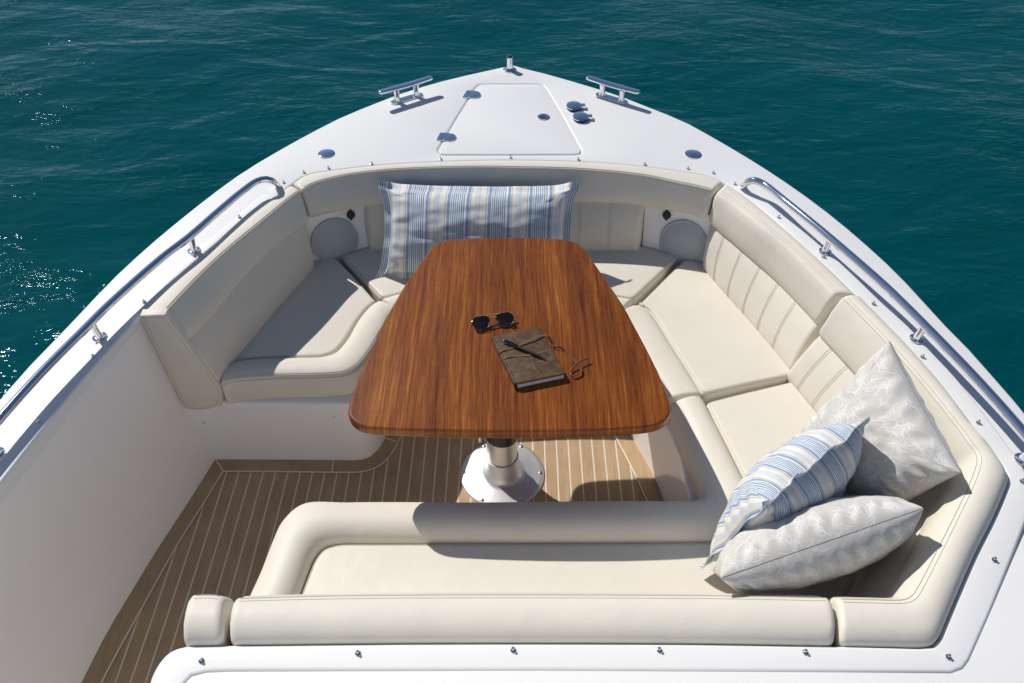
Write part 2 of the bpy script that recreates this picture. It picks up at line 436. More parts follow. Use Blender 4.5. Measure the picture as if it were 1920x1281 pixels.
GLs = resample(GL, 46); GRs = resample(GR, 46)
bowp = on_deck((964.5, 121.8))
coam_l = [(-90, 1012), (0, 904), (35.6, 858), (89, 790), (166, 697), (262.5, 589)]
coam_f = [(262.5, 589), (302.5, 546), (360, 494), (415, 447.5), (465, 405), (510, 372.5), (545, 347.5), (562.5, 335), (580, 327), (615, 321), (665, 314.5), (720, 309), (790, 305), (890, 301.5), (965, 300.8), (1060, 302.5), (1160, 308), (1235, 316), (1297.5, 325), (1335, 333), (1360, 344), (1412.5, 380), (1480, 437.5), (1555, 505), (1612, 561), (1665, 615), (1715, 666), (1777.5, 738), (1837.5, 820), (1866, 853), (1885, 880), (1892, 897), (1889, 914), (1865, 970), (1830, 1040), (1797.5, 1116), (1771, 1178), (1760, 1203), (1748, 1213), (1725, 1215)]
coam_b = [(1725, 1215), (1655, 1213), (1570, 1211), (1280, 1206.5), (1000, 1205.5), (760, 1206), (425, 1209.5), (350, 1211)]
shelf = [(350, 1211), (330, 1216), (314, 1225), (300, 1240), (287, 1262), (280, 1281)]
CLb = extend(fls(coam_l)[::-1], -.6)                       # from the backrest end aft
CF = resample(fls(coam_f), 150); CB = fls(coam_b); SH = fls(shelf)
SHe = np.vstack([dense(SH, 6), [V(-.80, .3, dz(.3)+.006), V(-.82, -.6, dz(-.6)+.006)]])
CLd = dense(CLb, 6)
inner = np.vstack([CLd[::-1][:-1], CF, CB[1:-1], SHe])
outline = np.vstack([GLs[::-1], [bowp], GRs])               # aft left .. bow .. aft right
# the coaming flange stands a little above the side decks; its outer edge runs just outboard of the rail feet
fl_r = fls([(1368, 338), (1405, 352), (1442, 380), (1480, 411), (1541, 461), (1568, 484), (1610, 523), (1647, 559), (1712, 619), (1741, 652), (1790, 704), (1845, 772), (1880, 819), (1919, 874)])
FRf = resample(fl_r, 50); FRe = extend(fl_r, -.6)
FLe = resample(FRe*V(-1, 1, 1)+V(-.014, 0, 0), 60)
rp = [(1934, 905), (1940, 935), (1900, 1040), (1856, 1150), (1818, 1236), (1806, 1252), (1784, 1260), (1560, 1258), (1000, 1255), (430, 1257), (385, 1259), (358, 1266), (344, 1280)]
RPl = np.vstack([fls(rp), [V(-.70, .3, 0), V(-.72, -.6, 0)]])
outer_in = np.vstack([CLd[::-1][:-1], CF, CB[1:-1], SHe])
deck_poly = np.vstack([outline, SHe[::-1], CB[1:-1][::-1], CF[::-1], CLd[1:]])
kr = int(np.argmin(np.linalg.norm(CF-fl_r[0], axis=1))); kl = int(np.argmin(np.linalg.norm(CF-FLe[0], axis=1)))
flange_r = np.vstack([FRf, RPl, SHe[::-1], CB[1:-1][::-1], CF[kr:][::-1]])
flange_l = np.vstack([FLe, CLd[::-1], CF[1:kl+1]])

boat = thing('motor_boat', (0, 1.8, ZW), 'white open motor boat bow with U-shaped cockpit, tan plank floor and chrome fittings', 'boat')

hatch_px = [(821.7, 281), (826, 288), (836, 289.4), (1076, 289), (1087, 287.5), (1088, 281), (1056, 222), (1022, 165), (1016, 159.5), (1006, 158), (905, 158), (898, 159.5), (893, 163.5), (858, 220)]
HP = round_poly(decks(hatch_px), .004, 3)
if area2(HP) < 0: HP = HP[::-1]
B = MB(); B.pad(deck_poly, DA-.045, DA, .010, holes=[inset(HP, -.0026)], shear=DB, bottom=True)
B.build('deck', DECKM, boat)
B = MB(); B.pad(HP, DA-.03, DA+.0005, .003, shear=DB); B.pad(inset(HP, -.0024), DA-.03, DA-.006, .0008, shear=DB, mat=1, holes=[inset(HP, -.0002)]); B.pad(inset(HP, -.012), DA-.044, DA-.032, .002, shear=DB, mat=1)
hatch = B.build('hatch', [DECKM, GROOVE], boat)
def hinge(pp):
    C = decks(pp); B = MB()
    B.pad(round_poly(C[[0, 1, 2, 8]], .002, 3), DA+.0008, DA+.0055, .002, shear=DB)
    B.pad(round_poly(C[[8, 2, 3, 4, 5, 6, 7]], .002, 3)[:, :], DA+.0008, DA+.0055, .002, shear=DB)
    a, c = C[8]+V(0, 0, .0062), C[2]+V(0, 0, .0062); B.tube(np.array([a, c]), .0028, 8)
    cen = C.mean(0)
    for i in (0, 1, 3, 5):
        q = C[i]*.62+cen*.38; B.lathe([(0, .0016), (.0022, .001), (.0026, 0)], (q[0], q[1], dz(q[1])+.0054), 8, 1)
    return B.build('hinge', [CHROME, CHROMED], hatch)
def hp(L): return [(640+x/6, 90+y/6) for x, y in L]
hinge(hp([(1410, 488), (1362, 562), (1432, 568), (1490, 574), (1545, 566), (1572, 540), (1563, 514), (1530, 498), (1472, 488)]))
hinge(hp([(1113, 962), (1068, 1042), (1148, 1050), (1215, 1057), (1265, 1048), (1295, 1020), (1285, 992), (1250, 974), (1185, 966)]))
c = on_deck((1019, 220)); B = MB()
B.lathe([(.026, .0008), (.026, .003), (.023, .0045), (.0155, .0045), (.0150, .002), (.0005, .002)], c, 32)
B.lathe([(.0148, .0024), (.0005, .0024)], c, 24, 1); B.tube(np.array([c+V(-.012, .005, .0048), c+V(.012, -.004, .0048)]), .004, 8)
B.build('latch', [CHROME, DARK], hatch)

for poly in (flange_r, flange_l):
    P = poly if area2(poly[:, :2]) > 0 else poly[::-1]
    B = MB(); B.pad(inset(P[:, :2], -.0015), DA-.03, DA-.0012, .009, shear=DB, steps=5)
    B.v = [(x, y, z+(FH(y, x) if z > DA+DB*y-.02 else 0)) for x, y, z in B.v]
    B.build('coaming_flange', DECKM, boat)

# hull skin below the deck edge: flared topsides running down past the waterline
B = MB(); loopP = np.vstack([GLs[::-1], [bowp], GRs]); rows = []
for zf, sx, by in ((0, 1, 0), (.03, 1.004, .0), (.06, 1.0, .01), (.25, .955, .10), (.6, .87, .26), (1.0, .80, .38), (1.5, .70, .55)):
    R = loopP.copy(); k = np.clip((R[:, 1]-1.2)/2.3, 0, 1)
    R[:, 0] *= sx; R[:, 1] -= by*k; R[:, 2] = dz(loopP[:, 1])-.006-zf*.86; rows.append(R)
B.skin(rows, False, False); B.build('hull', GEL, boat)

# inner liner
B = MB()
fl = [(404, 862), (357, 937.5), (294.6, 1033), (244, 1116), (204, 1183), (156.7, 1275.5)]
FL = extend(ats(fl, 0), -.6)
top = resample(CLb+V(0, 0, -.02), 40); bot = resample(FL, 40); rows = []
for t in np.linspace(0, 1, 9):
    r_ = top+(bot-top)*t; r_ = r_+np.array([V(-.03*min(1, max(0, (1.86-q[1])/.5)), 0, 0) for q in r_])*math.sin(math.pi*t)**.8
    rows.append(r_)
rows.append(bot+V(0, 0, -.02)); B.skin(rows, False, False)
lf = CF.copy(); B.skin([lf+V(0, 0, -.02), lf*V(1, 1, 0)+V(0, 0, .2)], False, False)
lb = lin(CB, 20); B.skin([lb+V(0, 0, -.02), lb*V(1, 1, 0)], False, False)
ls = SHe; B.skin([ls+V(0, 0, -.02), ls*V(1, 1, 0)], False, False)
B.build('side_liner', GELW, boat)

# cockpit sole
B = MB()
fp = np.vstack([FL[::-1]+V(-.02, 0, 0), [V(-1.08, 1.9, 0), V(-.8, 2.45, 0), V(.8, 2.45, 0), V(1.1, 1.2, 0), V(1.1, -.6, 0)]])
B.pad(fp, -.02, 0, .001, steps=1); floor_o = B.build('cockpit_floor', TEAK, boat)
base_front = [(404, 862.5), (520, 863), (640, 864), (673, 864), (690, 860), (706.7, 846.7), (718, 830), (724, 817)]
bord_in = [(419, 885), (520, 885.5), (640, 887), (673, 886.5), (690, 883.5), (710, 875.5), (726, 862), (740, 843), (753, 817)]
bord_l = [(419, 885), (381.4, 946), (331.7, 1025), (267.7, 1139), (217.3, 1230), (191, 1281)]
def strip(a, b_, z, M, name, n=40):
    a, b_ = np.array(a), np.array(b_); B = MB()
    A2, B2 = resample(a, n), resample(b_, n)
    B.skin([A2*V(1, 1, 0)+V(0, 0, z), B2*V(1, 1, 0)+V(0, 0, z), B2*V(1, 1, 0)+V(0, 0, z-.004), A2*V(1, 1, 0)+V(0, 0, z-.004)]); return B
ex = lambda P: extend(P, -.6)
def caulk(B, P, w_=.0042):
    P = np.asarray(P)*V(1, 1, 0)+V(0, 0, .0042); B.ribbon(P, w_, V(0, 0, 1), .0022, 1)
BL = ex(ats(bord_l, 0)); Bn = strip(FL+V(-.01, 0, 0), BL, .003, None, ''); caulk(Bn, resample(BL, 40)); caulk(Bn, [at((404, 861), 0), at((419, 885), 0)])
Bn.build('margin_board', [TEAKB, CAULK], floor_o)
Bn = strip(ats(base_front, 0)+V(0, .01, 0), ats(bord_in, 0), .0036, None, ''); caulk(Bn, resample(ats(bord_in, 0), 40))
caulk(Bn, [at((626, 863), 0), at((622.5, 886.5), 0)]); caulk(Bn, [at((720, 822), 0), at((743, 829), 0)]); Bn.build('margin_board', [TEAKB, CAULK], floor_o)
wall_r = [(1150, 755), (1181.7, 815.6), (1228.5, 900), (1245, 941.7), (1262, 985)]; bord_r = [(1122, 760), (1151.5, 815.6), (1182.7, 875), (1213, 940.6), (1234, 985)]
Bn = strip(ats(wall_r, 0)+V(.01, 0, 0), ats(bord_r, 0), .003, None, ''); caulk(Bn, resample(ats(bord_r, 0), 30)); Bn.build('margin_board', [TEAKB, CAULK], floor_o)

# moulded seat base, one U-shaped plinth
bf = ats(base_front, 0)
sb = np.vstack([[V(-1.16, 1.884, 0)], resample(bf, 24), [V(-.36, 2.30, 0), V(.33, 2.30, 0)], resample(ats(wall_r, 0), 12)[1:-1],
                [V(.545, 1.50, 0), V(.53, 1.40, 0), V(.48, 1.33, 0), V(-.46, 1.33, 0), V(-.52, 1.28, 0), V(-.60, 1.10, 0), V(-.64, .80, 0), V(.86, .80, 0), V(1.21, 1.29, 0), V(1.10, 1.80, 0), V(.94, 2.29, 0), V(.70, 2.62, 0), V(.3, 2.72, 0), V(-.3, 2.72, 0), V(-.74, 2.62, 0), V(-.98, 2.3, 0), V(-1.15, 1.95, 0)]])
B = MB(); B.pad(sb[:, :2], 0, .31, .012); base_o = B.build('seat_base', GELW, boat)
for p in ((381, 791), (627, 780)):
    d = ray(p); t = (1.882)/d[1]; q = V(0, 0, CAM_H)+d*t
    B = MB(); B.lathe([(.008, 0), (.008, .002), (.006, .004), (.003, .0045), (.003, .002), (0, .002)], q, 14, 0, axis=(0, -1, 0)); B.build('screw', CHROMED, base_o)

# ------------------------------------------------------------------ deck fittings
def stadium(L, Wd, n=8):
    P = []
    for sgn in (1, -1):
        for t in np.linspace(-math.pi/2, math.pi/2, n): P.append((sgn*(L/2-Wd/2+Wd/2*math.cos(t)), sgn*Wd/2*math.sin(t)))
    return np.array(P)
def cleat(e0, e1, b0, b1):
    h = .058
    a, b_ = on_deck(e0, h), on_deck(e1, h); c = (a+b_)/2; L = np.linalg.norm((b_-a)[:2]); u = (b_-a)[:2]/L; n = V(-u[1], u[0])
    g = (on_deck(b0, .004)+on_deck(b1, .004))/2; c[:2] = c[:2]*.7+g[:2]*.3
    zb = dz(c[1]); B = MB()
    tr = lambda P: np.array([c[:2]+u*q[0]+n*q[1] for q in P])
    B.pad(tr(stadium(.152, .036, 9)), zb+.0005, zb+.006, .0025)
    for sx in (-.046, .046):
        o2 = c[:2]+u*sx; R = []
        for r1, r2, z in ((.0165, .0135, .0055), (.0125, .0105, .012), (.0115, .0095, .03), (.0125, .010, .045), (.016, .0125, h-.004)):
            R.append([V(*(o2+u*r1*math.cos(t)+n*r2*math.sin(t)), zb+z) for t in np.linspace(0, 2*math.pi, 18, endpoint=False)])
        B.skin(R, False, False, loop=True)
    rows = []                                         # horn bar: long, flat-topped, rounded ends lifted a little
    for t in np.linspace(-1, 1, 41):
        x = t*L/2; wd = (.0175-.004*abs(t))*math.sqrt(max(1e-4, 1-max(0, (abs(t)-.88)/.12)**2)); th = .0068*math.sqrt(max(2e-3, 1-max(0, (abs(t)-.9)/.1)**2))
        zc = zb+h+.004+.003*t*t
        rows.append([V(*(c[:2]+u*x+n*wd*math.copysign(abs(math.cos(a))**.7, math.cos(a))), zc+th*math.copysign(abs(math.sin(a))**.6, math.sin(a))) for a in np.linspace(0, 2*math.pi, 20, endpoint=False)])
    B.skin(np.array(rows).transpose(1, 0, 2))
    return B.build('mooring_cleat', CHROME, boat, sharp=60)
cleat((709, 178), (811, 147.5), (732, 191), (795, 176)); cleat((1099, 147), (1200.5, 177.5), (1114, 175), (1178, 192.5))
c = on_deck((955.5, 131)); B = MB()
B.lathe([(.030, .0), (.030, .003), (.022, .008), (.0165, .012), (.0150, .02), (.0150, .054), (.0163, .056), (.0163, .060), (.0135, .060), (.0130, .03)], c, 28)
B.lathe([(.0129, .045), (.0001, .045)], c, 20, 1); B.build('bow_socket', [CHROME, DARK], boat)
for p in ((612, 288.5), (1299.5, 289.5)):
    c = on_deck(p); B = MB(); B.lathe([(.0325, .0004), (.0325, .0025), (.029, .0042), (.002, .0042), (0, .0042)], c, 36)
    for a in (2.4, 3.6, .2, 5.6):
        q = c+V(.016*math.cos(a), .016*math.sin(a), .0042); B.lathe([(.0028, 0), (.002, .0012), (0, .0015)], q, 8, 1)
    B.build('flush_cap', [CHROME, CHROMED], boat)
for p in ((1076, 203), (1088.5, 223.5)):
    c = on_deck(p); B = MB()
    B.lathe([(.031, .0), (.031, .007)], c, 32, 1); B.lathe([(.029, .007), (.033, .008), (.0345, .012), (.031, .0165), (.02, .019), (0, .0195)], c, 36)
    B.pad(np.array([c[:2]+q for q in (V(.024, -.011), V(.046, -.011), V(.046, .013), (V(.024, .013)))]), c[2]+.007, c[2]+.0165, .003)
    B.tube(np.array([c+V(.044, -.012, .011), c+V(.044, .014, .011)]), .005, 10)
    B.build('hinged_cap', [CHROME, DARK], boat)

def rail(path, posts, name):
    h = .058
    P = resample(np.array(path), 90)
    B = MB(); B.tube(P, .0128, 16); ro = B.build('grab_rail', CHROME, boat, sharp=60)
    for q in posts:
        f = on_fl(q); i = np.argmin(np.linalg.norm((P-f)[:, :2]-0, axis=1)); tp = P[i]; f2 = V(f[0]*.5+tp[0]*.5, f[1]*.5+tp[1]*.5, f[2])
        B = MB(); B.tube(np.array([f2+V(0, 0, .002), f2+V(0, 0, .01), tp+V(0, 0, -.02), tp]), [.0125, .0108, .0105, .0115], 14)
        B.lathe([(.021, .0004), (.021, .003), (.017, .005), (.012, .0055)], f2, 24); B.build('stanchion', CHROME, ro, sharp=60)
hr = .058
rl = [on_fl((521, 349), .0), on_fl((519, 347), .02), on_fl((512, 340.5), .045), on_fl((500, 336.5), hr), on_fl((484, 339.5), hr)]+[on_fl(p, hr) for p in ((455, 359), (413, 394), (352, 447), (308, 480.5), (207.6, 569), (155, 621.5), (75, 702.5), (0, 786), (-110, 915))]
rail(rl, [(362.5, 471), (190, 634), (0, 853)], 'l')
rr_ = [on_fl((1391.5, 350), .0), on_fl((1394, 347.5), .02), on_fl((1403, 340.5), .045), on_fl((1415, 338.5), hr), on_fl((1430, 344.5), hr)]+[on_fl(p, hr) for p in ((1475, 379.5), (1556, 446), (1655, 532.5), (1690, 566), (1765, 642), (1840, 721), (1915, 806), (2000, 910))]
rail(rr_, [(1545, 471), (1716, 635), (1912, 861)], 'r')

studs = [(72, 790.5), (175, 669), (270.5, 566.5), (364, 479.5), (449, 407.5), (532, 343), (570, 324), (616, 316), (697, 307.5), (826, 299), (957, 296), (1084, 299.5), (1209, 309), (1290, 317), (1337.5, 325), (1378, 346), (1460, 408), (1544, 482), (1637.5, 570), (1729.5, 669.5), (1834, 792.5), (1916, 902.5), (1864, 1050), (1778, 1232), (1510, 1223), (1236, 1219), (962, 1219), (671, 1225), (377.5, 1239)]
B = MB(); B.lathe([(.0070, .0003), (.0070, .0015), (.0045, .0025), (.0026, .0036), (.0026, .0064), (.0039, .0076), (.0041, .0092), (.003, .0108), (0, .0112)], (0, 0, 0), 16)
s0 = B.build('snap_stud', CHROME, None); s0.parent = boat
for i, p in enumerate(studs):
    o = s0 if i == 0 else s0.copy()
    if i: COL.objects.link(o); o.parent = boat
    o.location = Vector(on_fl(p))-boat.location; o.scale = (.88, .88, .88)

# unseen console aft of the rear seat, added to bounce sunlight into the cockpit
B = MB(); cp_ = round_poly([(-.78, .46), (.78, .46), (.78, -.9), (-.78, -.9)], .12, 6); B.pad(cp_, 0, 1.22, .05, steps=6); B.pad(round_poly([(-.7, .18), (.7, .18), (.7, -.8), (-.7, -.8)], .1, 6), 1.2, 1.85, .05, steps=6)
B.build('unseen_bounce_console', GEL, boat)

# ------------------------------------------------------------------ speakers in the corners
def speaker(corners, cpx, sock, zc):
    TL, TR, BR, BLq = corners
    n = unit(np.cross(TR-TL, (BLq+BR)/2-(TL+TR)/2))
    if n[1] > 0: n = -n
    BR = BR-n*np.dot(BR-TL, n); BLq = BLq-n*np.dot(BLq-TL, n)
    B = MB(); ex_ = (TR-TL)*.22; ez = (TL-BLq)*.35
    qs = [TL-ex_+ez*.12, TR+ex_+ez*.12, BR+ex_-ez, BLq-ex_-ez]
    B.skin([[qs[0], qs[1]], [qs[3], qs[2]], [qs[3]-n*.03, qs[2]-n*.03], [qs[0]-n*.03, qs[1]-n*.03]]); pan = B.build('speaker_panel', GELW, boat)
    def hit(p):
        d = ray(p); o = V(0, 0, CAM_H); return o+d*np.dot(TL-o, n)/np.dot(d, n)
    c = hit(cpx); r = .093
    B = MB(); B.lathe([(r, 0), (r, .006), (r-.003, .009), (r-.008, .0095), (r-.0095, .007)], c, 48, 1, axis=n)
    B.lathe([(r-.009, .007), (r-.02, .010), (r*.6, .016), (r*.3, .0185), (0, .019)], c, 48, 0, axis=n)
    B.build('speaker', [SPKR, SPKRT], boat)
    c = hit(sock); B = MB(); B.lathe([(.0165, 0), (.0165, .006), (.014, .009), (0, .0095)], c, 24, axis=n)
    w_ = unit(np.cross(n, V(1, 0, 0))); w_ = w_ if w_[2] > 0 else -w_
    B.tube(np.array([c+w_*.014+n*.004, c+w_*.0205+n*.004]), .006, 8); B.tube(np.array([c-w_*.014+n*.004-V(.001, 0, 0), c-w_*.020+n*.004]), .0055, 8)
    B.build('power_socket', BLACK, boat)
speaker([at((574, 411), .592)+V(.01, .022, 0), at((682, 387), .592)+V(0, .025, 0), at((690, 470), .42)+V(0, .012, 0), at((592, 484), .42)+V(.006, .010, 0)], (627.5, 452), (657.5, 402.5), .5)
speaker([at((1232, 389), .592)+V(0, .025, 0), at((1330, 412), .592)+V(-.01, .022, 0), at((1316, 486), .42)+V(-.006, .010, 0), at((1222, 472), .42)+V(0, .012, 0)], (1281, 455), (1250.5, 403), .5)

# ------------------------------------------------------------------ upholstery
G_SEAT, G_BACK = 'cream seat cushions round the cockpit', 'cream backrest cushions round the cockpit'
def ends_ts(L, r, n):
    e = [0, .12*r, .35*r, .7*r, r]
    core = np.linspace(r*1.4, L-r*1.4, n)
    return np.concatenate([e, core, [L-x for x in e[::-1]]])/L
def contract(R, ts, L, r):                          # round the two ends of a swept shape
    R = R.copy(); cen = R.mean(0)
    for k, t in enumerate(ts):
        e = min(t, 1-t)*L
        if e < r:
            c = r-math.sqrt(max(0, r*r-(r-e)**2)); d = cen[k]-R[:, k]; l = np.linalg.norm(d, axis=1, keepdims=True)
            R[:, k] += d/np.maximum(l, 1e-6)*np.minimum(c, l*.4)
    return R
def stitch_line(B, P, off, r=.0008, mat_=1, gap=.006):
    P = np.asarray(P); B.tube(P+off, r, 5, mat_)
def backrest(label, O, C, Bl=None, Ll=None, crown=.012, over=.012, zB=.60, zL=.42, chans=(), zbot=.33, dB=.04, dL=.105, rend=.014, up_t=(0, 1), lo_t=(0, 1), n=70, chan_depth=.0008, crisp=False):
    O, C = dense(O, 10), dense(C, 10)
    L = arclen(C)[-1]; ts = ends_ts(L, rend, n)
    root_c = pick(C, [.5])[0]
    root = thing('backrest_cushion', (root_c[0], root_c[1], zbot), label, 'backrest cushion', G_BACK)
    def rows_at(ts):
        o_, c_ = pick(O, ts), pick(C, ts)
        T = np.gradient(c_, axis=0); nr = unit(np.stack([-T[:, 1], T[:, 0], 0*T[:, 0]], 1))
        sg = np.sign(np.sum(nr*(o_-c_), 1).mean()); ow = nr*sg
        if Bl is None:
            b_ = c_-ow*dB; l_ = c_-ow*dL
        else: b_, l_ = pick(dense(Bl, 10), ts), pick(dense(Ll, 10), ts)
        b_ = b_*V(1, 1, 0)+V(0, 0, zB); l_ = l_*V(1, 1, 0)+V(0, 0, zL)
        return o_, c_, b_, l_, ow
    o_, c_, b_, l_, ow = rows_at(ts); up_ = V(0, 0, 1)
    mixr = lambda a, b2, t: a+(b2-a)*t
    R = np.array([o_+up_*-.05, o_-ow*.002+up_*.002, o_-ow*.010+up_*crown*.55, mixr(o_, c_, .32)+up_*crown*.95, mixr(o_, c_, .62)+up_*crown*1.02, mixr(o_, c_, .88)+up_*crown*.85,
                  c_-ow*over*.35+up_*crown*.45, c_-ow*over+up_*-.010, mixr(c_, b_, .28)-ow*over*1.05, mixr(c_, b_, .62)-ow*.012, mixr(c_, b_, .9)-ow*.010, b_-ow*.001+up_*-.004, b_+ow*.012+up_*-.009, b_+ow*.05+up_*-.009, o_*V(1, 1, 0)+up_*(zB-.005)])
    if crisp:
        R[5] = mixr(o_, c_, .93)+up_*crown*.95; R[6] = c_-ow*.001+up_*crown*.75; R[7] = c_-ow*.005+up_*-.004; R[8] = mixr(c_, b_, .28)-ow*.010
    R = contract(R, ts, L, rend)
    B = MB(); B.skin(R)
    if crisp:
        pp = (R[6]*.7+R[7]*.3)[3:-3]-ow[3:-3]*.0006
        B.tube(pp+up_*.0012, .0024, 7, 0); B.tube(pp-up_*.0062-ow[3:-3]*.0012, .0019, 7, 0)
    st = np.linspace(.01, .99, 60)
    k5, k6 = R[5], R[6]
    s1 = (k5*.75+k6*.25)[4:-4]+up_*.0004; s2 = (k5*.15+k6*.85)[4:-4]-ow[4:-4]*.0003+up_*.0006
    B.tube(s1, .0010, 5, 1); B.tube(s2, .0010, 5, 1)
    B.build('upper_bolster', [VINYL, STITCH], root, sharp=55)
    # lower panel with vertical channels
    n2 = 40+len(chans)*26
    sub = np.linspace(lo_t[0], lo_t[1], n2+8); L2 = L*(lo_t[1]-lo_t[0])
    e = np.array([0, .2*rend, .6*rend, rend*1.2])/L
    ts2 = np.sort(np.unique(np.concatenate([sub, lo_t[0]+e, lo_t[1]-e])))
    o_, c_, b_, l_, ow = rows_at(ts2)
    g = np.zeros(len(ts2))
    for t0 in chans: g += chan_depth*np.exp(-np.abs((ts2-t0)*L/.007)**1.5)
    if chans:
        edges = sorted([lo_t[0]]+list(chans)+[lo_t[1]]); puff = np.zeros(len(ts2))
        for a, b2 in zip(edges, edges[1:]):
            mk = (ts2 >= a) & (ts2 <= b2); x = (ts2[mk]-a)/(b2-a); puff[mk] = min(.0045, chan_depth*.9)*np.sqrt(np.clip(4*x*(1-x), 0, 1))
        g = g-puff
    G = (ow*g[:, None])
    R = np.array([b_+ow*.035+up_*.03, b_+ow*.012+up_*.006+G*.2, b_+ow*.004+up_*-.006+G*.6, mixr(b_, l_, .12)-ow*.001+G, mixr(b_, l_, .4)-ow*.009+G, mixr(b_, l_, .7)-ow*.010+G, mixr(b_, l_, .93)-ow*.004+G, l_+G*.6+ow*.001, l_+ow*.012+up_*-.03, l_+ow*.02+up_*(zbot-zL), o_*V(1, 1, 0)+up_*zbot-ow*.004, o_*V(1, 1, 0)+up_*(zB+.01)-ow*.004])
    R = contract(R, (ts2-lo_t[0])/(lo_t[1]-lo_t[0]), L2, rend*1.3)
    B = MB(); B.skin(R)
    for t0 in (() if chan_depth < .0006 else chans):
        for dt in (-.0042, .0042):
            i = t0+dt/L; col = np.array([[np.interp(i, ts2, R[k, :, a]) for a in range(3)] for k in range(2, 8)])
            w2 = np.array([np.interp(i, ts2, ow[:, a]) for a in range(3)])
            B.tube(dense(col, 4)-w2*.0005, .0006, 5, 1)
    B.build('lower_panel', [VINYL, STITCH_F if crisp else STITCH_M], root, sharp=60)
    return root

O1 = fls([(262.5, 589), (302.5, 546), (360, 494), (415, 447.5), (465, 405), (510, 372.5), (545, 349)])
C1 = fls([(310, 586), (352.5, 540), (395, 497.5), (440, 457.5), (480, 425), (515, 396), (540, 375), (562, 359)])
B1 = ats([(350, 640), (380, 609), (420, 562), (437.5, 540), (477.5, 497.5), (527.5, 452.5), (565, 425), (575, 417)], .60)
L1 = ats([(410, 717.5), (440, 677.5), (472.5, 637.5), (522, 577), (555, 540), (585, 507), (591, 499)], .42)
backrest('cream side backrest on the left bench, wholly in shade, with a plain square end', O1, C1, B1, L1, .007, .006, .60, .42, chans=[.165, .33, .495, .66, .825], zbot=.29, lo_t=(0, .985), rend=.006, chan_depth=.0004, crisp=True)
lroot = bpy.data.objects['backrest_cushion']
def on_y(p, y): d = ray(p); return V(0, 0, CAM_H)+d*(y/d[1])
ep = np.array([on_y(p, 1.866) for p in [(262, 590), (311, 588), (350, 641), (381, 682), (411, 720), (417, 733), (417, 749), (409, 761), (393, 766), (370, 768), (347, 765)]])
e2 = round_poly(ep[:, [0, 2]], .004, 3)
if area2(e2) < 0: e2 = e2[::-1]
to3 = lambda P, y: np.array([V(q[0], y, q[1]) for q in P])
B = MB(); B.skin([to3(inset(e2, .005), 1.8605), to3(inset(e2, .0017), 1.862), to3(e2, 1.866), to3(e2, 1.89)], False, False, loop=True)
o_ = len(B.v)-4*len(e2); B.f.append(list(range(o_, o_+len(e2)))); B.m.append(0); B.sm.append(False)
B.tube(to3(inset(e2, .010), 1.8602)[[i for i in range(len(e2))]], .0008, 5, 1, loop=True)
B.build('end_panel', [VINYL, STITCH], lroot)
O2 = fls([(549, 346), (562.5, 335.5), (580, 327.5), (615, 321.5), (665, 315), (720, 309.5), (790, 305.5), (890, 302), (965, 301.3), (1060, 303), (1160, 308.5), (1235, 316.5), (1297.5, 325.5), (1335, 333.5), (1356, 342)])
C2 = fls([(566, 358), (585, 347), (640, 331.5), (715, 321.5), (790, 317), (915, 314.5), (960, 315.5), (1060, 317.5), (1135, 322.5), (1210, 331), (1272, 344), (1315, 353), (1338, 359)])
B2 = ats([(580, 408), (615, 398), (680, 385.5), (725, 381), (800, 377), (960, 374), (1082, 376), (1135, 377.5), (1185, 381), (1235, 389), (1285, 398), (1324, 409)], .60)
L2 = ats([(588, 490), (630, 479), (690, 470.5), (800, 469), (960, 469), (1100, 470), (1210, 471.5), (1270, 481), (1312, 492)], .42)
backrest('long curved cream backrest across the bow, behind the big striped pillow', O2, C2, B2, L2, .007, .006, .60, .42, chans=[.225, .301, .377, .453, .53, .607, .684, .76][:8], zbot=.36, lo_t=(.145, .842), rend=.014, chan_depth=.0013, crisp=True)
O3 = fls([(1363, 345.5), (1412.5, 380.5), (1480, 438), (1555, 505.5), (1609, 558)])
C3 = fls([(1346, 361), (1375, 380), (1430, 422.5), (1480, 462.5), (1530, 512.5), (1570, 553)])
B3 = ats([(1330, 411), (1335, 420), (1367, 447.5), (1405, 480), (1442, 512.5), (1480, 550), (1517.5, 590), (1533, 607)], .585)
L3 = ats([(1314, 499), (1330, 517.5), (1360, 552.5), (1392, 587.5), (1425, 626), (1454, 660), (1483, 697)], .42)
backrest('sunlit cream backrest on the right bench next to the bow, with five stitched channels', O3, C3, B3, L3, .012, .016, .585, .42, chans=[.165, .325, .485, .645, .805], zbot=.36, lo_t=(.02, 1), rend=.012)
pr = [((1615, 564), (1578, 562)), ((1665, 615.5), (1617, 602)), ((1715, 667), (1662, 650)), ((1777, 738.5), (1732, 730)), ((1837, 821), (1789, 802)), ((1865, 853), (1812, 834)), ((1883, 879), (1826, 852)), ((1890, 897), (1831, 866)), ((1887, 914), (1829, 882)), ((1864, 970), (1815, 920)), ((1829, 1040), (1788, 977)), ((1796, 1115), (1755, 1043)), ((1772, 1172), (1722, 1106)), ((1761, 1197), (1712, 1122)), ((1749, 1210), (1700, 1131)), ((1730, 1213), (1685, 1134)), ((1655, 1212), (1640, 1133.5)), ((1574, 1210.5), (1566, 1131.5))]
O4, C4 = fls([a for a, b_ in pr]), fls([b_ for a, b_ in pr])
backrest('cream corner backrest wrapping the right rear corner behind the coral print pillows', O4, C4, None, None, .026, .018, .585, .42, chans=[.052, .115, .18, .245], zbot=.36, rend=.012, dB=.045, dL=.125, n=110)
O5 = fls([(1566, 1210.5), (1280, 1206), (1000, 1205), (760, 1205.5), (430, 1209)]); C5 = fls([(1556, 1131), (1400, 1127.5), (1280, 1126), (1000, 1125), (760, 1125.5), (600, 1127.5), (440, 1132)])
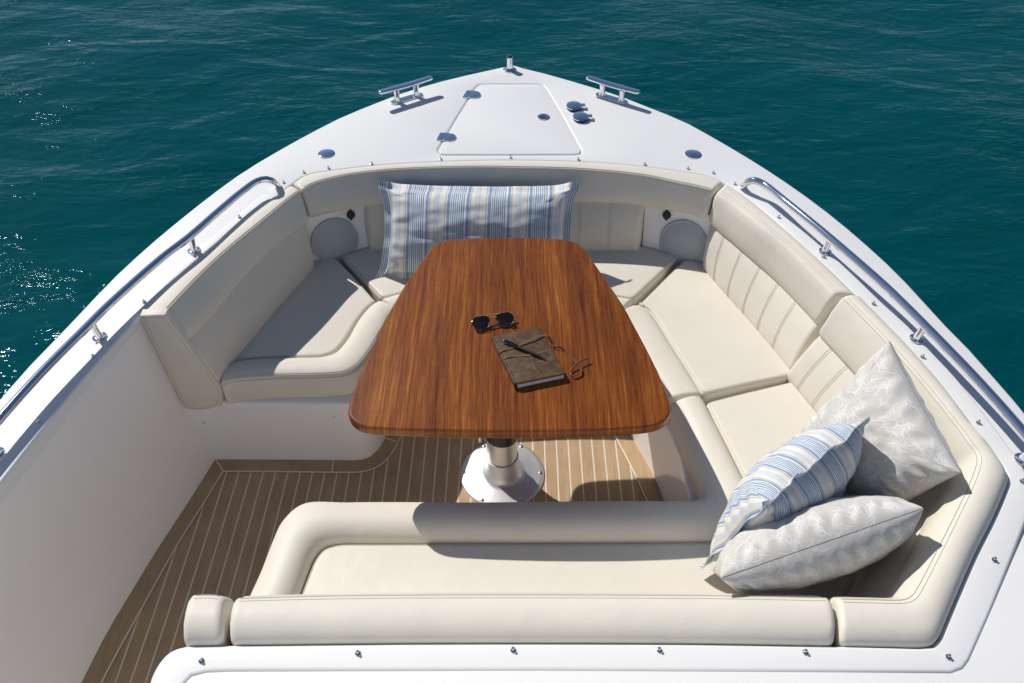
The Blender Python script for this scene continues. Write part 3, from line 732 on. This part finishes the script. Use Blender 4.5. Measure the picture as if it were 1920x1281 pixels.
backrest('long straight cream backrest along the rear seat, nearest the camera', O5, C5, None, None, .030, .018, .585, .42, zbot=.36, rend=.016, dB=.05, dL=.12)
O6 = fls([(418, 1209), (343, 1210.5)]); C6 = fls([(424, 1130), (400, 1126), (358, 1127)])
backrest('short cream end block of the rear backrest beside the walkway', O6, C6, None, None, .032, .018, .56, .42, zbot=.36, rend=.014, dB=.03, dL=.05, n=30)

def bolster_roll(B, seam, crest, z_s, z_top, z_c, z0, rend=.012, n=90, stitch=True):
    S, Cc = np.asarray(seam), np.asarray(crest)
    both = np.concatenate([S[:, :2], Cc[:, :2]], 1); d = dense(both, 12)
    L = arclen(d)[-1]/1.414; ts = ends_ts(L, rend, n); q = pick(d, ts)
    s2, c2 = np.c_[q[:, :2], 0*q[:, 0]], np.c_[q[:, 2:], 0*q[:, 0]]
    inw = unit(s2-c2); U = V(0, 0, 1); mx = lambda t: s2+(c2-s2)*t
    R = np.array([s2+inw*.002+U*(z_s-.03), s2+U*(z_s-.004), mx(.06)+U*(z_s+.35*(z_top-z_s)), mx(.2)+U*(z_s+.8*(z_top-z_s)), mx(.42)+U*z_top, mx(.68)+U*(z_c+.75*(z_top-z_c)), mx(.86)+U*(z_c+.35*(z_top-z_c)), mx(.96)+U*(z_c-.002), c2-inw*.003+U*(z_c-.012), c2-inw*.005+U*((z_c+z0)/2), c2-inw*.001+U*(z0+.012), c2+inw*.008+U*z0, s2+U*z0])
    R = contract(R, ts, L, rend); B.skin(R)
    if stitch:
        B.tube(R[7][4:-4]+U*.0004, .0010, 5, 1); B.tube(R[8][4:-4]-inw[4:-4]*.0004, .0010, 5, 1)
        B.tube(R[6][4:-4]*.5+R[7][4:-4]*.5+U*.0006, .0007, 5, 1)
def seat(label, pads, rolls, loc, z0=.308, zt=.42, r=.016):
    root = thing('seat_cushion', loc, label, 'seat cushion', G_SEAT)
    B = MB()
    for P, rad in pads:
        P = round_poly(P, rad, 5)
        if area2(P) < 0: P = P[::-1]
        P = inset(P, .0035); B.pad(P, z0, zt-.001, r, steps=5)
        a = inset(P, r*.4); lp = np.c_[a, np.full(len(a), zt-.001-.0006)]; B.tube(lp, .0009, 5, 1, loop=True)
    B.build('pad', [VINYL, STITCH], root)
    for args in rolls:
        B = MB(); bolster_roll(B, **args); B.build('front_bolster', [VINYL, STITCH], root, sharp=55)
    return root
zs = .42
seamL = ats([(424, 690), (442, 678), (480, 673), (517.5, 671), (560, 670), (605, 668.5), (630, 660), (650, 637), (670, 602), (690, 577), (704, 567), (708, 564)], zs)
crestL = ats([(412, 719), (435, 712.5), (470, 709), (510, 706.5), (560, 705.5), (612, 704), (645, 701), (668, 690), (692, 663), (716, 622), (737, 588), (758, 585)], zs)
padL = np.vstack([seamL[1:], ats([(665, 515), (629, 478)], zs), [at((590, 482), zs)+V(-.02, .02, 0), at((545, 545), zs)+V(-.05, .03, 0), at((470, 635), zs)+V(-.05, .02, 0), at((418, 700), zs)+V(-.05, 0, 0), at((424, 690), zs)]])
seat('cream seat cushion on the left bench, half of it in shadow', [(padL, .026)], [dict(seam=seamL, crest=crestL, z_s=.417, z_top=.434, z_c=.424, z0=.306)], at((560, 600), .306))
seamF = ats([(714, 561), (760, 549), (860, 541), (960, 539), (1080, 543), (1188, 562)], zs)
crestF = np.array([V(-.425, 2.235, zs), V(-.35, 2.255, zs), V(-.15, 2.275, zs), V(0, 2.28, zs), V(.18, 2.27, zs), V(.40, 2.238, zs)])
padF = np.vstack([seamF[::-1], ats([(668, 512), (636, 477)], zs), [at((690, 470), zs)+V(0, .04, 0), at((800, 468), zs)+V(0, .04, 0), at((960, 468), zs)+V(0, .04, 0), at((1210, 470), zs)+V(0, .04, 0)], ats([(1277, 478), (1240, 513)], zs)])
seat('cream seat cushion across the bow, under the far end of the table', [(padF, .026)], [dict(seam=seamF, crest=crestF, z_s=.417, z_top=.434, z_c=.424, z0=.306)], V(0, 2.35, .306))
seamR = ats([(1192, 572), (1204, 574), (1216, 582), (1232, 603), (1255, 641), (1275, 672), (1295, 704), (1317, 741)], zs)
crestR = ats([(1154, 592), (1160, 598), (1170, 608), (1185, 630), (1205, 662), (1222, 690), (1238, 716), (1257, 748)], zs)
padR = np.vstack([seamR, ats([(1400, 722), (1484, 705)], zs), [at((1483, 697), zs)+V(.05, .03, 0), at((1392, 587), zs)+V(.05, .03, 0), at((1316, 500), zs)+V(.03, .03, 0)], ats([(1316, 487), (1284, 482), (1250, 514)], zs)])
seat('large sunlit cream seat cushion on the right bench, just right of the table', [(padR, .026)], [dict(seam=seamR, crest=crestR, z_s=.417, z_top=.434, z_c=.424, z0=.306)], at((1350, 620), .306))
zr = .41
seamA = ats([(538, 1165), (557.5, 1122), (575, 1075), (587.5, 1045), (605, 1025), (637, 1016), (760, 1016), (1000, 1016), (1200, 1015), (1380, 1012), (1425, 1003), (1436, 985), (1425, 955), (1392, 894), (1360, 830), (1330, 772), (1321, 752)], zr)
crestA = ats([(450, 1165), (468, 1125), (493, 1070), (515, 1013), (531, 980), (565, 949), (655, 944), (900, 944), (1120, 942), (1285, 941.5), (1308, 940), (1320, 930), (1321, 913), (1313, 887), (1297.5, 850), (1279, 798), (1260, 757)], zr)
C5f = C4[0:18]; inC = np.array([V(.87, 1.93, 0), V(1.0, 1.75, 0), V(1.10, 1.56, 0), V(1.16, 1.36, 0), V(1.10, 1.20, 0), V(.92, .97, 0), V(-.60, 1.0, 0)])
padA = np.vstack([seamA[1:], ats([(1400, 732), (1486, 712)], zr), [at((1487, 712), zr)+V(.04, .03, 0)], inC[1:]])
seat('L-shaped cream seat cushion of the rear seat, carrying three pillows', [(padA, .026)], [dict(seam=seamA, crest=crestA, z_s=.404, z_top=.446, z_c=.424, z0=.306, n=170, stitch=False)], V(.3, 1.2, .306), zt=.412)

# ------------------------------------------------------------------ table
ZT = .71
tab = thing('pedestal_table', (-.033, 1.821, 0), 'varnished brown wooden table on a silver pedestal in the middle of the cockpit', 'table')
tp = [(652.8, 776), (655, 760), (672.5, 715), (692, 667), (717.5, 610), (740, 570), (760, 536), (800, 480), (812, 464), (822, 457.5), (842, 452.5), (900, 449), (956, 447.8), (1010, 449), (1061, 452), (1078.5, 457.4), (1088, 462), (1095, 469.5), (1132, 521), (1170, 578), (1187.5, 610), (1215, 662), (1235, 703), (1250, 740), (1257.3, 766), (1255, 780), (1244, 793), (1225, 801), (1160, 807.5), (1060, 811.5), (955, 812.5), (850, 811.5), (740, 808), (690, 804.5), (668, 797), (657, 787)]
TP = ats(tp, ZT-.008); TPs = pick(np.vstack([dense(np.vstack([TP, TP[:1]]), 8)]), np.linspace(0, 1, 200, endpoint=False))
B = MB(); B.pad(TPs, ZT-.036, ZT, .008, steps=8, bottom=True, rb=.012); B.build('tabletop', WOOD, tab, sharp=60)
pc = V(-.033, 1.821, 0)
B = MB(); B.lathe([(.151, .0), (.151, .005), (.148, .008), (.135, .010), (.085, .014), (.071, .0185), (.064, .026), (.060, .038), (.0578, .055), (.0572, .104), (.0572, .108), (.0535, .108), (.053, .10)], pc, 64); fl_o = B.build('floor_flange', ALU, tab, sharp=50)
B = MB(); B.lathe([(.0525, .095), (.0525, .66)], pc, 48); B.build('pedestal_tube', ALU, tab)
B = MB(); B.lathe([(.0528, .218), (.0565, .218), (.0575, .224), (.0575, .42), (.07, .45), (.13, .66), (.15, .678), (0, .679)], pc, 48); B.build('collar', BLACK, tab)
B = MB(); B.tube(np.array([pc+V(-.05, -.02, .31), pc+V(-.072, -.03, .30), pc+V(-.076, -.033, .225)]), [.006, .006, .007], 10); B.build('lever', CHROME, tab)
th0 = 2.0925
for k in range(6):
    a = th0-k*math.pi/3; B = MB(); B.lathe([(.0062, .0), (.0060, .0025), (.0045, .0035), (.0022, .0036), (.002, .0015), (0, .0015)], pc+V(.1372*math.cos(a), .1372*math.sin(a), .0095), 12); B.build('screw', CHROMED, fl_o)

# ------------------------------------------------------------------ things on the table
zn = ZT+.024
nb = ats([(925.3, 629.5), (1012, 613), (1061, 700), (969.5, 719.5)], zn)
nbl = thing('notebook', (*nb.mean(0)[:2], ZT), 'worn brown leather notebook wrapped with a thong, lying on the table', 'notebook')
def quad(c, e): return [c[0]*(1-e)+c.mean(0)*e]
u_ = unit(nb[1]-nb[0]); v_ = unit(nb[3]-nb[0]); cn = nb.mean(0)
nq = [q[:2] for q in nb]
B = MB(); B.pad(round_poly(nq, .006, 4), ZT+.0185, zn, .0035, bottom=True); B.pad(round_poly(nq, .006, 4), ZT+.0006, ZT+.004, .0015, bottom=True)
sp = [nb[0], nb[3]]; mid = lambda t: nb[0]+(nb[3]-nb[0])*t                       # rounded spine
rows = []
for a in np.linspace(-math.pi/2, math.pi/2, 9): rows.append([mid(t)*V(1, 1, 0)+V(0, 0, ZT+.0123)-u_*(.002+.006*math.cos(a))+V(0, 0, .0117*math.sin(a)) for t in (0.02, .25, .5, .75, .98)])
for a in np.linspace(math.pi/2, -math.pi/2, 9): rows.append([mid(t)*V(1, 1, 0)+V(0, 0, ZT+.0123)-u_*(-.001+.004*math.cos(a))+V(0, 0, .0085*math.sin(a)) for t in (0.02, .25, .5, .75, .98)])
B.skin(rows)
ed = resample(ats([(962, 622), (966, 632), (977, 645), (992, 661), (1001, 687), (1016, 707)], zn), 40)         # edge of the wrap-over flap
B.tube(ed+V(0, 0, .0006), .0009, 5, 1); B.build('cover', [LEATH, STRAP], nbl)
ins = [nb[0]+u_*.003+v_*.004, nb[1]-u_*.004+v_*.004, nb[2]-u_*.004-v_*.002, nb[3]+u_*.003-v_*.002]
B = MB(); B.pad(np.array(ins)[:, :2], ZT+.0042, ZT+.0184, .001, steps=1); B.build('pages', PAGES, nbl)
cv = lambda L, z: np.array([at((860+x/6, 560+y/6), zz) for (x, y), zz in zip(L, z)])
B = MB()
p1 = resample(cv([(462, 640), (455, 605), (490, 580), (600, 555), (690, 520), (830, 455), (950, 412), (1005, 420), (1035, 470), (1060, 520)], [ZT+.010, zn, zn+.0035, zn+.002, zn+.003, zn+.007, zn+.005, zn+.003, ZT+.015, ZT+.006]), 60); B.ribbon(p1, .0065, unit(V(0, -.35, 1)), .0013)
p2 = resample(cv([(545, 765), (510, 720), (502, 690), (530, 660), (640, 645), (800, 635), (905, 610), (1010, 580)], [ZT+.004, ZT+.014, zn-.002, zn+.003, zn+.002, zn+.002, zn+.001, zn+.001]), 50); B.ribbon(p2, .0055, unit(V(0, -.35, 1)), .0013)
p3 = resample(cv([(1045, 520), (1085, 552), (1130, 545), (1190, 580), (1260, 650), (1330, 728), (1375, 785), (1380, 825), (1340, 858), (1280, 868), (1256, 840), (1270, 800), (1330, 735), (1400, 690), (1470, 668)], [ZT+.006, ZT+.006, ZT+.009, ZT+.0045, ZT+.004, ZT+.005, ZT+.007, ZT+.008, ZT+.008, ZT+.008, ZT+.008, ZT+.008, ZT+.0135, ZT+.015, ZT+.014]), 110)
nn = np.array([unit(V(.9*math.cos(i*.03), -.6, .25+.5*math.exp(-((i-35)/18)**2))) for i in range(110)])
T3 = unit(np.gradient(p3, axis=0)); B.ribbon(p3, .0062, unit(np.cross(T3, V(0, 0, 1))+V(0, 0, .3)), .0012)
B.build('thong', STRAP, nbl)
a, e = at((941.5, 638), zn+.0085), at((1026, 674.3), zn+.0055)
pen = thing('ballpoint_pen', (*((a+e)/2)[:2], zn), 'matt black ballpoint pen lying across the leather notebook', 'pen')
ax = unit(e-a); Lp = np.linalg.norm(e-a)
B = MB(); B.tube(np.array([a+ax*t*Lp for t in (.115, .12, .17, .25, .8, .845)]), [.003, .0046, .0048, .0049, .0047, .0040], 16); B.build('barrel', mat('matt black pen barrel', (.014, .014, .016), .45), pen)
B = MB(); B.tube(np.array([a+ax*t*Lp for t in (.845, .9, .97, 1)]), [.0038, .003, .0013, .0006], 14); B.build('tip', mat('dark nickel', (.22, .19, .17), .25, 1), pen)
B = MB(); B.tube(np.array([a+ax*t*Lp for t in (0, .01, .075, .08, .118)]), [.0022, .0034, .0036, .0030, .0030], 14)
w1 = V(-ax[1], ax[0], 0); B.tube(np.array([a+ax*.07*Lp+V(0, 0, .005), a+ax*.075*Lp+V(0, 0, .0075), a+ax*.36*Lp+V(0, 0, .0065)]), .0015, 8); B.build('clicker', mat('black gloss plastic', (.012, .012, .013), .2), pen)

# sunglasses: two teardrop lenses in gold wire, temples folded beneath
c1, c2 = at((903.2, 604.5), ZT+.017), at((946.5, 598), ZT+.018)
sg = thing('sunglasses', (*((c1+c2)/2)[:2], ZT), 'dark aviator sunglasses with thin gold frame lying open side down on the table', 'sunglasses')
uu = unit(c2-c1); tl = math.radians(31); vv = np.cross(V(0, 0, 1), uu); vv = unit(vv*math.cos(tl)+V(0, 0, 1)*math.sin(tl)); nn_ = np.cross(uu, vv)
def tear(c, sgn):
    K = [(-.022, .0165), (0, .0215), (.0205, .0185), (.0285, .005), (.0245, -.0115), (.0125, -.0225), (-.006, -.0235), (-.0195, -.0135), (-.0258, .003)]
    Q = np.array(K+K[:3]); D = dense(Q, 6)[6:6*len(K)+6]
    return np.array([c+uu*sgn*x+vv*y-nn_*.0035*(x/.026)**2 for x, y in D])
fr_ = MB()
for c, sgn in ((c1, -1), (c2, 1)):
    P = tear(c, sgn); B = MB(); cen = P.mean(0)+nn_*.0025
    B.skin([P, cen+(P-cen)*.6+nn_*.0008, cen+(P-cen)*.25+nn_*.001, np.repeat(cen[None], len(P), 0)+(P-cen)*.01], False, False, loop=True)
    B.skin([P-nn_*.001, np.repeat(cen[None]-nn_*.001, len(P), 0)+(P-cen)*.01], False, False, loop=True)
    B.build('lens', LENS, sg); fr_.tube(P, .0009, 8, loop=True)
mid_ = (c1+c2)/2
fr_.tube(resample([c1+uu*.018+vv*.0205, mid_+vv*.0215, c2-uu*.018+vv*.0205], 12), .0008, 6); fr_.tube(resample([c1+uu*.024+vv*.010, mid_+vv*.0125, c2-uu*.024+vv*.010], 12), .0008, 6)
for c, s in ((c1, -1), (c2, 1)):
    q = c+uu*s*.026+vv*.007; fr_.tube(np.array([q, q+uu*s*.004-nn_*.001, q+uu*s*.0045-nn_*.006]), .0011, 6)
    fr_.tube(np.array([c-uu*s*.021-vv*.004-nn_*.001, c-uu*s*.017-vv*.008-nn_*.006]), .0018, 6)
fr_.build('frame', GOLD, sg)
def tp_(L): return resample(np.array([at((860+x/6, 560+y/6), ZT+z) for x, y, z in L]), 30)
B = MB(); B.tube(tp_([(150, 290, .02), (200, 340, .012), (300, 335, .010), (430, 292, .009), (540, 296, .006), (620, 322, .004), (645, 300, .003)]), np.linspace(.0009, .0022, 30), 8); B.build('temple', LENS, sg)
B = MB(); B.tube(tp_([(640, 240, .02), (560, 280, .012), (430, 300, .008), (330, 325, .006), (240, 375, .004), (205, 372, .003)]), np.linspace(.0009, .0022, 30), 8); B.build('temple', LENS, sg)

# ------------------------------------------------------------------ pillows
def coral_print(Lu, Lv, na, nb_, seed):             # printed coral sprigs, drawn flat in the cloth's own coordinates
    R = random.Random(seed); gx = np.linspace(0, Lu, na); gy = np.linspace(0, Lv, nb_)
    W, D = np.zeros((nb_, na)), np.zeros((nb_, na)); hx, hy = gx[1], gy[1]
    def stroke(Z, p, q, w0, w1):
        m = max(w0, w1)+.004
        i0, i1 = max(0, int((min(p[0], q[0])-m)/hx)), min(na, int((max(p[0], q[0])+m)/hx)+2); j0, j1 = max(0, int((min(p[1], q[1])-m)/hy)), min(nb_, int((max(p[1], q[1])+m)/hy)+2)
        if i1 <= i0 or j1 <= j0: return
        X, Y = np.meshgrid(gx[i0:i1], gy[j0:j1]); d = V(*(q-p)); l2 = d@d+1e-12
        t = np.clip(((X-p[0])*d[0]+(Y-p[1])*d[1])/l2, 0, 1); r = np.hypot(X-p[0]-t*d[0], Y-p[1]-t*d[1])
        Z[j0:j1, i0:i1] = np.maximum(Z[j0:j1, i0:i1], np.clip((w0+(w1-w0)*t-r)/.0016+.5, 0, 1))
    def grow(p, ang, l, w_, dep):
        for i in range(R.choice((2, 3))):
            ang += R.uniform(-.3, .3); q = p+V(math.cos(ang), math.sin(ang))*l/2.5
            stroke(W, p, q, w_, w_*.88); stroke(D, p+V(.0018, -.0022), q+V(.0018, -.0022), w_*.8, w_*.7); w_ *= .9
            if dep:
                for sg in ((1, -1) if R.random() < .5 else (R.choice((1, -1)),)): grow(q, ang+sg*R.uniform(.4, .8), l*R.uniform(.55, .72), w_*.88, dep-1)
            p = q
    st = .034
    for j in range(int(Lv/st)+1):
        for i in range(int(Lu/st)+1): grow(V((i+(j % 2)*.5+R.uniform(-.25, .25))*st, (j+R.uniform(-.25, .25))*st), R.uniform(0, 6.28), R.uniform(.022, .031), R.uniform(.0011, .0015), 2)
    return W, D*(1-W)
class Pillow:
    def __init__(s, P00, P10, P11, P01, T, fl=0, pinch=.06, seed=1, ruf=.006, bow=0, sag=0, cre=1, wob=1, back=1, tail=.46, ear=0, fold=0):
        s.c = [np.asarray(p, float) for p in (P00, P10, P11, P01)]; s.T, s.fl, s.k, s.seed, s.ruf, s.bow, s.sag, s.cre, s.wob, s.back, s.tail, s.ear, s.fold = T, fl, pinch, seed, ruf, bow, sag, cre, wob, back, tail, ear, fold
        s.U = unit(s.c[1]-s.c[0]+s.c[2]-s.c[3]); s.Vv = unit(s.c[3]-s.c[0]+s.c[2]-s.c[1]); s.n = unit(np.cross(s.U, s.Vv))
        s.face = 1 if s.n[2] > 0 else -1; s.w = np.linalg.norm(s.c[1]-s.c[0]); s.h = np.linalg.norm(s.c[3]-s.c[0])
    def S(s, a, b, side, off=0):
        aa, bb = max(-1, min(1, a)), max(-1, min(1, b))
        ap = a*(1-s.k*(1-bb*bb)*aa*aa); bp_ = b*(1-s.k*.9*(1-aa*aa)*bb*bb)
        u, v = (ap+1)/2, (bp_+1)/2
        p = s.c[0]*(1-u)*(1-v)+s.c[1]*u*(1-v)+s.c[2]*u*v+s.c[3]*(1-u)*v
        e = max(0, 1-aa*aa)*max(0, 1-bb*bb); h = s.T*e**s.tail*(1 if side*s.face > 0 else s.back)
        q = Vector((a*2.2+s.seed*7, b*2.2, side*3.1)); w1 = noise.noise(q); w2 = noise.noise(q*2.7)
        h *= 1+s.wob*(.10*w1+.05*w2)
        # radiating creases out of the corners and along the edges
        cr = s.cre*math.exp(-((1-abs(aa))/.25)**2)+s.cre*math.exp(-((1-abs(bb))/.22)**2)
        h += cr*.0045*math.sin(b*26*s.h/.4+3*w1+side if abs(aa) > abs(bb) else a*30*s.w/.5+3*w1+side)*min(1, e*9)
        out = max(abs(a)-1, abs(b)-1, 0)
        rf = 0
        if s.fl:
            tpar = (a*s.w if abs(b) > abs(a) else b*s.h)
            k = min(1, max(abs(a)-.9, abs(b)-.9, 0)/.1)
            rf = k*s.ruf*(.8*math.sin(tpar*17+s.seed)+.5*math.sin(tpar*31+2*s.seed)+1.6*noise.noise(Vector((tpar*7, s.seed, 0))))
        bw = s.bow*(1-aa*aa)+s.sag*(1-bb*bb)
        cf = (aa*aa)**7*(bb*bb)**7
        p = p+(s.U*math.copysign(1, a)+s.Vv*math.copysign(1, b))*s.ear*cf
        if s.fl: bw -= s.face*s.fold*min(1, max(0, b-1)/(s.fl/(s.h/2)))*(1-cf)
        return p+s.n*(side*(h+.0011+off)+rf+bw)
    def tables(s):
        A = np.sin(np.linspace(-math.pi/2, math.pi/2, 161))
        pu = np.array([s.S(a, 0, 1) for a in A]); pv = np.array([s.S(0, a, 1) for a in A])
        lu, lv = arclen(pu), arclen(pv); s.tab = (A, lu-lu[-1]/2, lv-lv[-1]/2); s.Lu, s.Lv = lu[-1], lv[-1]
    def ab(s, x, y): return np.interp(x, s.tab[1], s.tab[0]), np.interp(y, s.tab[2], s.tab[0])
    def ulen(s, A):
        P = np.array([s.S(a, 0, 1) for a in A]); L = arclen(P); c = np.interp(0, A, L); return (L-c)/s.w+.5
    def build(s, name, label, M, cat, group, coral=False, n=90, loc=None, seamline=None, seedc=1):
        B = MB(); uvs = []
        fu, fv = s.fl/(s.w/2), s.fl/(s.h/2)
        A = np.concatenate([[-1-fu, -1-fu*.5], np.sin(np.linspace(-math.pi/2, math.pi/2, n)), [1+fu*.5, 1+fu]]) if s.fl else np.sin(np.linspace(-math.pi/2, math.pi/2, n))
        Bv = np.concatenate([[-1-fv, -1-fv*.5], np.sin(np.linspace(-math.pi/2, math.pi/2, n)), [1+fv*.5, 1+fv]]) if s.fl else np.sin(np.linspace(-math.pi/2, math.pi/2, n))
        if coral:
            s.tables(); A = np.interp(np.linspace(s.tab[1][0], s.tab[1][-1], 2*n), s.tab[1], s.tab[0]); Bv = np.interp(np.linspace(s.tab[2][0], s.tab[2][-1], 2*n), s.tab[2], s.tab[0])
        na, nb_ = len(A), len(Bv); UA = s.ulen(A)
        for side in (1, -1):
            vs = [s.S(a, b, side) for b in Bv for a in A]; uvs += [(ua, (b+1)/2) for b in Bv for ua in UA]
            F = [[j*na+i, j*na+i+1, (j+1)*na+i+1, (j+1)*na+i] for j in range(nb_-1) for i in range(na-1)]
            B.add(vs, F, 0)
        # rim joining the two faces
        rim = [(j, 0) for j in range(nb_)]+[(nb_-1, i) for i in range(1, na)]+[(j, na-1) for j in range(nb_-2, -1, -1)]+[(0, i) for i in range(na-2, 0, -1)]
        ids = [j*na+i for j, i in rim]; o = na*nb_
        for p, q in zip(ids, ids[1:]+ids[:1]): B.f.append([p, q, q+o, p+o]); B.m.append(0); B.sm.append(True)
        mats = [M]
        if coral:
            mats = [M, SEAM]
            edge = [s.S(a, .998, 1) for a in np.linspace(-.985, .985, 80)]
            o2 = len(B.v); B.tube(np.array(edge)*.5+np.array([s.S(a, .998, -1) for a in np.linspace(-.985, .985, 80)])*.5, .0009, 5, 1); uvs.extend([(0, 0)]*(len(B.v)-o2))
        ob = B.build(name, mats, None, 70, uvs)
        if coral:
            pr = np.zeros(len(ob.data.vertices)); sh = np.zeros(len(ob.data.vertices))
            for k in (0, 1):
                w_, d_ = coral_print(s.Lu, s.Lv, na, nb_, seedc+k); m_ = na*nb_; pr[k*m_:(k+1)*m_] = w_.ravel(); sh[k*m_:(k+1)*m_] = d_.ravel()
            for nm, arr in (('print', pr), ('print_shadow', sh)):
                at_ = ob.data.attributes.new(nm, 'FLOAT', 'POINT'); at_.data.foreach_set('value', arr.astype(np.float32))
        cen = Vector(loc if loc is not None else np.mean(s.c, 0)); ob.data.transform(Matrix.Translation(-cen)); ob.location = cen
        return tag(ob, label, cat, group)

# big striped pillow propped against the bow backrest
b0, t0 = at((724, 510), .438), at((728, 357), .685)
b1, t1 = at((1062, 520), .438), at((1066, 360), .685)
pa = Pillow(b0, b1, t1, t0, .098, .026, .045, 3, .007, cre=.4, wob=.8, tail=.36, back=.30, ear=.010, fold=.03)
pa.build('pillow', 'long striped blue and white pillow with a ruffled border propped against the bow backrest', STRIPE_A, 'pillow', 'pillows on the seats', n=100)
# large coral print pillow in the right corner
T_, R_ = at((1668, 640), .80), at((1802, 886), .76)
Lc, Bc = at((1490, 822), .47), at((1625, 985), .45)
pb = Pillow(Lc, Bc, R_, T_, .10, 0, .045, 5, tail=.42)
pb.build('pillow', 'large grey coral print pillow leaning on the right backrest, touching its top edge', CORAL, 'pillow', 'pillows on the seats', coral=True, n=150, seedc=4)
# small striped pillow standing on edge in front of it
P1, P2 = at((1432, 948), .765), at((1617, 795), .775)
D1, D2 = at((1330, 1052), .46), at((1552, 858), .44)
pcw = Pillow(D1, D2, P2, P1, .10, .026, .05, 9, .0045)
pcw.build('pillow', 'smaller striped blue and white pillow standing on edge between the two coral print pillows', STRIPE_C, 'pillow', 'pillows on the seats', n=90)
# coral print pillow leaning on the rear backrest
Q1, Q2 = at((1355, 1101), .735), at((1737, 968), .775)
E1, E2 = at((1340, 1085), .45), at((1690, 985), .44)
E1, E2, Q1, Q2 = [q+V(0, .022, 0) for q in (E1, E2, Q1, Q2)]
pd = Pillow(E1, E2, Q2, Q1, .092, 0, .05, 12, tail=.42)
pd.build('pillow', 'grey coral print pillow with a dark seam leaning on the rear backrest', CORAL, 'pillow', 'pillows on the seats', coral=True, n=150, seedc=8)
